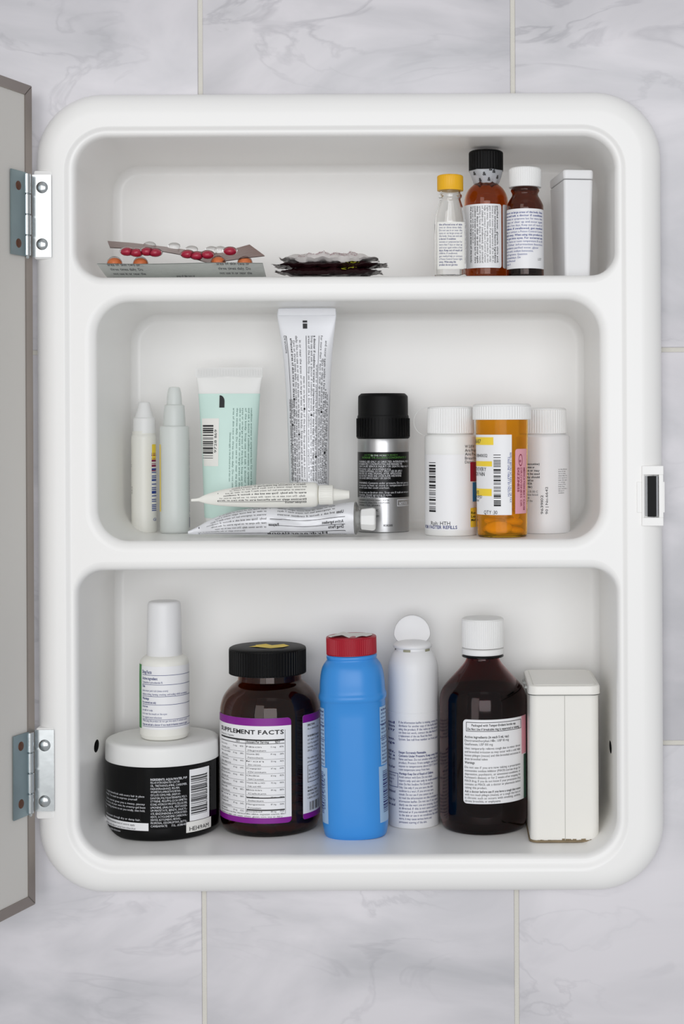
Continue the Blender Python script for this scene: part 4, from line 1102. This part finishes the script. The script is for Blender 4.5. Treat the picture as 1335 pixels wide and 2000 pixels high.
Sp.label('paper_label', 430.6, 567, 1402, 1607, M['paper'], 8, corners=(0, 1, 0, 1))
Sp.label('purple_band', 430.6, 567, 1402, 1417, M['purple'], 8, off=.7, corners=(0, 1, 0, 0))
Sp.label('purple_band', 430.6, 567, 1596, 1607, M['purple'], 8, off=.7, corners=(0, 0, 0, 1))
Sp.label('paper_label', 589, 623.2, 1402, 1607, M['paper'], 5, corners=(1, 0, 1, 0))
Sp.label('purple_band', 589, 623.2, 1402, 1417, M['purple'], 5, off=.7, corners=(1, 0, 0, 0))
Sp.label('purple_band', 589, 623.2, 1596, 1607, M['purple'], 5, off=.7, corners=(0, 0, 1, 0))
k = Ink(Sp.map, .9); a0, a1, am = Sp.U(435), Sp.U(554), Sp.U(481)
k.text('SUPPLEMENT FACTS', a0, 1433, 8.5, a1 - a0, bold=True)
k.rect(a0, a1, 1443, 1446); k.rect(a0, a1, 1451, 1452); k.text('Serving Size 2 Capsules', a0, 1440, 3, 46)
k.text('Amount Per Serving', am + 2, 1450, 4, 44, bold=True); k.text('%DV', a1 - 18, 1450, 4, 10, bold=True); k.text('%DV', am - 22, 1450, 4, 10)
k.rect(am, am + .6, 1446, 1588); k.rect(a1 + 1, a1 + 1.6, 1425, 1590)
names = ['Vitamin C (as ascorbate)', 'Niacin', 'Vitamin B6 as HCl', 'Magnesium', 'Folic acid 400', 'Vitamin B12', 'Biotin', 'Pantothenic', 'Calcium', 'Iron', 'Iodine', 'Zinc citrate', 'Selenium', 'Copper', 'Manganese', 'Chromium', 'Potassium', 'Choline', 'Inositol']
for i, y in enumerate(range(1459, 1587, 7)):
    for c_, q0, q1 in ((0, a0, am - 3), (1, am + 2, a1)):
        k.text(names[(i * 2 + c_) % 19], q0 + (3 if i % 2 else 0), y, 2.9, 26 + 5 * ((i + c_) % 3))
        if i % 2 == 0:
            k.text('%d mg' % (5 + 7 * i), q1 - 26, y, 2.9, 10); k.text('%d%%' % (10 + 9 * i), q1 - 9, y, 2.9, 8)
        if i % 2: k.rect(q0, q1, y + 1.4, y + 1.8)
k.rect(am + 2, a1, 1556, 1558); k.rect(am + 2, a1, 1580, 1582)
k.text('Other ingredients: rice flour, microcrystalline cellulose, magnesium stearate, silica', a0, 1590, 3.2, a1 - a0); k.text('Contains no sugar, salt, yeast, wheat, gluten, corn, soy or dairy', a0, 1595, 3, a1 - a0 - 4)
c0 = Sp.U(598)
k.para(['DIRECTIONS', 'As a dietary take', '', 'WARNING Keep out', 'of reach of child', 'ren If pregnant or', 'nursing consult a', 'OR LACTOSE doc', '', 'No added sugar no', 'preservative used'], c0, 1425, 44, 4.2, 7.2, bold=(0, 3))
k.para(['Store closed', 'in cool dry', 'place away'], c0 + 3, 1515, 40, 4.2, 7); k.frame(c0, c0 + 46, 1502, 1536, 1)
k.para(['Best if used by', 'MANUFACTURED', 'DISTRIBUTED by', '1-800-555-0140'], c0, 1548, 42, 4.2, 7, bold=(1,)); k.bars(c0 + 6, c0 + 46, 1575, 1592, 'u', 5, 14)
k.obj('printed_text', M['ink'], Sp.e)
# capsules in it
cb = Buf(); cb.skin([circ(r_, z, 14) for z, r_ in ((-21, .5), (-20, 4), (-17.5, 6.6), (-14, 7.6), (14, 7.6), (17.5, 6.6), (20, 4), (21, .5))])
cap0 = None; rr = random.Random(5)
bs = Vector((Sp.X, Sp.t, -FBOT)); RI = 97 * Sp.f - 5
lay = []
for lv in range(6):
    nr = 14
    for i in range(nr):
        a = 2 * PI * (i + .5 * (lv % 2)) / nr - PI / 2
        lay.append((a, 15 + lv * 19, RI - 17 - rr.random() * 2))
lay = [q for q in lay if math.sin(q[0]) < .35]
for a, z, rad in lay:
    if cap0 is None: o = cap0 = cb.obj('capsule', M['capsule'])
    else: o = cap0.copy(); C.objects.link(o)
    o.location = (bs + Vector((rad * math.cos(a), rad * math.sin(a), z))) * S
    d_ = Vector((-math.sin(a), math.cos(a), rr.uniform(-.25, .25))); o.rotation_euler = d_.to_track_quat('Z', 'Y').to_euler()
    tag(o, 'brown speckled capsule inside the large dark amber supplement jar', 'capsule', 'capsules in the supplement jar')

# blue powder bottle
Bl = Thing('powder_bottle', 694, 1440, FBOT, 'sky blue plastic powder bottle with a red cap, middle of the bottom shelf', 'bottle', pb=1642, r=56, round=False, tilt=-.02)
Bl.loft('bottle_body', [(None, 54, 48), (None, 60, 54), (1612, 63, 57), (1600, 64, 58), (1600, 64, 58), (1480, 63.8, 58), (1366, 63, 58), (1364, 64, 59), (1360, 66, 61), (1354, 66, 61), (1350, 64, 59), (1346, 63.5, 58), (1330, 63, 58), (1312, 61, 56), (1298, 57, 53), (1289, 50, 48), (1285, 47, 46), (1283, 49, 47.5), (1278, 49, 47.5), (1276, 46, 45)], M['blue'], pw=2.4, n=80)
Bl.knurl('cap', 1276, 1241, 49, M['red'], 72, .02, 3)
b = Buf(); zt = Bl.z(1241)
b.grid(lambda u, v: ((-36 + 80 * u) * (1 - .25 * (2 * v - 1) ** 2) - (12 if u < .1 and v < .4 else 0), -36 + 66 * v, zt + 1.2 + 3 * math.exp(-((u - .15) / .12) ** 2) + 2 * math.sin(u * 9) * (1 - v)), 20, 10)
b.obj('torn_seal', M['paper_cream'], Bl.e, label='torn paper seal on the cap')
for sd in (-1, 1):
    def bmap(u, v, off, sd=sd):
        return Bl.map(u, v, off)
    def side(a, y, off=.5, sd=sd):      # a: 0 outer edge .. 1 inner edge, angle measured round the body
        z = Bl.z(y); c = Bl.sect(z); an = (.0 + .62 * a); e = 2 / 2.4
        x = sd * (c[1] + off) * math.cos(an) ** e; yy = -(c[2] + off) * math.sin(an) ** e
        return (x + c[3], yy, z)
    an0 = 0
    b = Buf(); b.grid(lambda u, v: side(u if sd > 0 else 1 - u, 1376 + 112 * v, .4), 10, 10); b.grid(lambda u, v: side(u * 1.2 if sd > 0 else (1 - u) * 1.2, 1490 + 108 * v, .4), 10, 10)
    b.obj('paper_label', M['lblue'], Bl.e)
    k = Ink(lambda u, v, off, sd=sd: side((1 - u) if sd > 0 else u, v, off), .8)
    # u 0..1 across
    if sd < 0: k.fn = lambda u, v, off: side(u, v, off)
    ls = lorem(15, 14, 3, seed=sd + 4)
    for i, l in enumerate(ls): k.text(l, .1, 1384 + i * 7.2, 4.5, .85, bold=i in (0, 4))
    for y in (1409, 1436): k.rect(0, 1, y, y + 1.2, 8)
    rrb = random.Random(4); y = 1500
    while y < 1580:
        w_ = rrb.choice((1.2, 2, 3.2)); k.rect(.12, .78, y, y + w_, 8); y += w_ + rrb.choice((1.3, 2.2))
    k.text('3 81370 03014', .95, 1502, -.12, 70, rot=90)
    k.obj('printed_text', M['ink_navy'], Bl.e)

# white spray can
Ws = Thing('spray_can', 807, 1440, FBOT, 'white aerosol spray can with its round flip-top cap standing open', 'spray can', pb=1620, r=49.5)
Ws.lathe('can_body', [(None, 43), (None, 47), (1606, 49.5), (1606, 49.5), (1386, 49.5), (1386, 49.5), (1385, 48.6), (1384.4, 48.6), (1384, 49.5), (1384, 49.5), (1310, 49.3), (1295, 48), (1280, 43), (1272, 38), (1268, 34), (1268, 34), (1262, 33)], M['white'], store=True)
Ws.lathe('collar', [(1264, 36), (1263, 37.5), (1259, 38), (1256, 36), (1252, 30), (1249, 18), (1248, 1)], M['white'], it=1, cx=-1)
b = Buf()
pts_ = []
for th0, m_, nm in ((0, M['white'], 'flip_cap'),):
    zc = Ws.z(1238); R_ = 36 * Ws.f
    def disc(r_, y_): return [(-2 + r_ * math.cos(2 * PI * i / 56), y_ + .22 * r_ * math.sin(2 * PI * i / 56), zc + r_ * math.sin(2 * PI * i / 56) * (1 if math.sin(2 * PI * i / 56) > 0 else .62)) for i in range(56)]
    b.skin([disc(R_ * .9, 2), disc(R_ * .97, 1), disc(R_, 4), disc(R_, 10), disc(R_ * .95, 13), disc(R_ * .6, 15)])
b.obj('flip_cap', M['white'], Ws.e)
b = Buf()
for i in range(5):
    a = -PI / 2 + (-.55, .75, 2.1, 3.2, 4.4)[i]
    b.grid(lambda u, v: (35.3 * Ws.f * math.cos(a + .42 * u), 35.3 * Ws.f * math.sin(a + .42 * u), Ws.z(1269.5) + 5 * v), 6, 1)
b.obj('collar_slots', mat('olive_grey_slot', '9a9880', .5), Ws.e)
k = Ink(Ws.map); u0, u1 = Ws.U(779), Ws.U(853)
k.para(['If the information leaflet is missing, contact the', 'distributor for another copy of the leaflet before', 'using the product. If the valve on the aerosol', 'can does not work, contact the distributor for', 'a replacement of the can. Read the Home', 'System. See toll free number on front panel.'], u0, 1413, u1 - u0, 4.6, 6.6)
k.para(['Danger: Extremely Flammable.', 'Contents Under Pressure. Keep away from', 'flame and heat. Do not smoke while using this', 'product. Protect from sunlight and do not', 'expose to temperatures above 120 F. Store at', 'room temperature away from heat.'], u0, 1471.5, u1 - u0, 4.6, 6.7, bold=(0, 1))
k.para(['Warnings: Keep Out of Reach of Children.', 'Avoid contact with Eyes. Do not inhale', 'vapors only and use only in well-ventilated', 'areas. Do Not Swallow. For External Use', 'Only. Use only if you are sure the skin', 'condition is a wart. If you are not sure', 'consult. Do not use if you cannot see or', 'to read the information on this container or', 'information leaflet. Do not use if you cannot', 'clearly see the wart you are treating. Use only', 'as directed. If this is not used exactly as', 'instructed or if you mistakenly apply it directly', 'to the skin or use it on conditions like moles', 'warts, it may cause serious burns and', 'permanent scarring of the skin.'], u0, 1513, u1 - u0, 4.6, 6.75, bold=(0,))
v0 = Ws.U(758)
for y, l in ((1415, 'and'), (1422, 'tion'), (1429, 'g by'), (1447, 'ness.'), (1455, 'age'), (1472, 'ndix,'), (1479, 'for a'), (1486, 'info at'), (1502, 'ntly after'), (1550, 'distributed'), (1566, 'made by'), (1576, 'see and')):
    k.text(l, v0 + 6, y, 4.8, 26, bold=True)
k.frame(v0 + 8, Ws.U(777.5), 1511, 1539, 1); k.para(['can be from', 'pushed in', 'firmly'], v0 + 11, 1518, 22, 4, 7)
k.obj('printed_text', M['ink_navy'], Ws.e)

# syrup bottle
Sy = Thing('syrup_bottle', 943, 1440, FBOT, 'large dark brown cough syrup bottle with a white ribbed tamper-evident cap', 'bottle', pb=1634, r=85.5)
Sy.lathe('bottle_body', [(None, 70), (None, 79), (1594, 84.5), (1588, 85.5), (1588, 85.5), (1368, 85.5), (1355, 84), (1340, 78), (1320, 60), (1302, 43), (1292, 35), (1286, 32), (1280, 32), (1280, 32), (1240, 31)], M['amber_plastic'], store=True, inner=3, n=96)
Sy.lathe('liquid', [(None, .1), (1596, 70), (1590, 82), (1590, 82), (1372, 82), (1365, 81), (1350, 77), (1340, 71), (1340, .1)], M['syrup'], it=0, n=80)
Sy.knurl('cap', 1263, 1206, 41, M['capwhite'], 64, .018, 4)
Sy.lathe('tamper_ring', [(1277, 38), (1276, 41), (1275, 41.5), (1275, 41.5), (1265.5, 41.2), (1265.5, 41.2), (1264.5, 39)], M['capwhite'], it=1)
Sy.lathe('neck_collar', [(1283, 33), (1282, 40), (1280, 41.5), (1278, 40), (1278, 32)], M['gloss_black'], it=1)
Sy.label('paper_label', 905, 1026, 1405, 1569, M['paper'], 7, corners=(1, 0, 1, 0), w=87)
Sy.label('pink_print', 1017, 1026, 1405, 1480, M['pink'], .5, off=.6, w=87)
Sy.label('green_print', 1021, 1026, 1482, 1569, M['dgreenprint'], .5, off=.6, w=87)
k = Ink(Sy.map, .9); u0, u1 = Sy.U(908, 87), Sy.U(1014, 87)
k.frame(u0 + 3, u1 + 3, 1410, 1428, 1); k.text('Packaged with Tamper-Evident bottle cap.', u0 + 14, 1418, 4.6, 92, bold=True); k.text('Do Not Use if breakable ring is separated or missing.', u0 + 6, 1425.5, 4.6, 110, bold=True)
k.para(['Active ingredients (in each 5 mL tsp)', 'Dextromethorphan HBr, USP 10 mg', 'Guaifenesin, USP 100 mg'], u0, 1441, 88, 4.8, 7, bold=(0,))
k.para(['Uses: temporarily relieves cough due to minor throat', 'and bronchial irritation as may occur with a cold, helps', 'loosen phlegm (mucus) and thin bronchial secretions to', 'drain bronchial tubes'], u0, 1463, u1 - u0, 4.6, 6.9)
k.text('Warnings', u0, 1491, 4.8, 20, bold=True)
k.para(['Do not use if you are now taking a prescription', 'monoamine oxidase inhibitor (MAOI) (certain drugs for', 'depression, psychiatric, or emotional conditions, or', "Parkinson's disease), or for 2 weeks after stopping the", 'MAOI drug. If you do not know if your prescription drug', 'contains an MAOI, ask a doctor or pharmacist before', 'taking this product.'], u0, 1500, u1 - u0, 4.6, 6.6)
k.para(['Ask a doctor before use if you have a cough that occurs', 'with too much phlegm (mucus), or a cough that lasts or', 'is chronic such as occurs with smoking, asthma,', 'chronic bronchitis, or emphysema'], u0, 1547, u1 - u0, 4.6, 6.3, bold=(0,))
k.obj('printed_text', M['ink'], Sy.e)

# tin
x0, zb_ = P(1034, 1647, 99); x1, _ = P(1169, 1647, 99)
Tn = Thing('storage_tin', (1034 + 1169) / 2, 1500, FBOT, 'tall cream enamelled metal tin with a hinged lid and a rusty base', 'tin', t=99, round=False)
hw = (x1 - x0) / 2; dd = 104
Tn.e.location = ((x0 + x1) / 2 * S + 1.5 * S, (99 + dd) * S, -FBOT * S)
fz = (D + 99) / D
zz = lambda y: FBOT - ((y - VY) + ROLL * (1100 - VX)) * fz
def tinbox(name, z0, z1, w_, d_, r_, m, e):
    return rbox(Tn, name, z0, z1, w_, w_, d_, d_, r_, m, e)
body = rbox(Tn, 'tin_body', 2, zz(1352), hw, hw, dd, dd, 17, M['tin'], .8)
b = Buf(); rl = lambda o, z: [(x, y, z) for x, y in rrect(-hw - o, hw + o, -dd - o, dd + o, 17 + o, 8)]
b.skin([rl(-1, 0), rl(1.6, .6), rl(2.4, 2.2), rl(1.8, 4.2), rl(.2, 5)]); b.obj('base_rim', M['tin_rust'], Tn.e, label='rusty rolled rim at the base')
k = Ink(lambda u, v, off: (u, -dd - off, v), .35)
rrb = random.Random(9); x = -hw + 14
while x < hw - 14:
    w_ = rrb.uniform(3, 9); h_ = 5 + rrb.random() * 3.5 * (1 if x > -20 else .4); k.rect(x, x + w_ + .3, 3, h_, 1); x += w_
k.obj('rust_patches', M['tin_rust'], Tn.e)
b = Buf(); b.box(-.2, .9, -dd - .5, -dd + 1, 5, zz(1356)); b.obj('seam', mat('seam_grey_enamel', 'b9b7b1', .4), Tn.e, smooth=0)  # seam drawn as a thin strip of greyer enamel
L0, L1_ = zz(1357), zz(1339)
b = Buf()
b.skin([rl(1.5, L0), rl(3.2, L0 + .6), rl(3.4, L0 + 1.6), rl(3.0, L0 + 2.4), rl(3.0, L1_ - 4), rl(2.2, L1_ - 1.5), rl(0, L1_), rl(-4, L1_ + .3), rl(-5, L1_ - .7), rl(-7, L1_ - .7), rl(-8, L1_ + 1), rl(-16, L1_ + 1.6)])
b.obj('lid', M['tin'], Tn.e)
b = Buf(); b.skin([rl(2.6, L0 - 1.4), rl(3.5, L0 - .9), rl(3.5, L0 - .1), rl(2.6, L0 + .4)]); b.obj('lid_rim', mat('bare_tin_rim', '8d8f8c', .35, .9), Tn.e)
b = Buf()
for y_ in (-30, 30):
    b.skin([[(-hw - 5 + 2.6 * math.cos(2 * PI * i / 12), y_ + q, L0 + 6 + 2.6 * math.sin(2 * PI * i / 12)) for i in range(12)] for q in (-16, 16)])
b.obj('lid_hinge', mat('bare_tin_hinge', '8d8f8c', .35, .9), Tn.e)
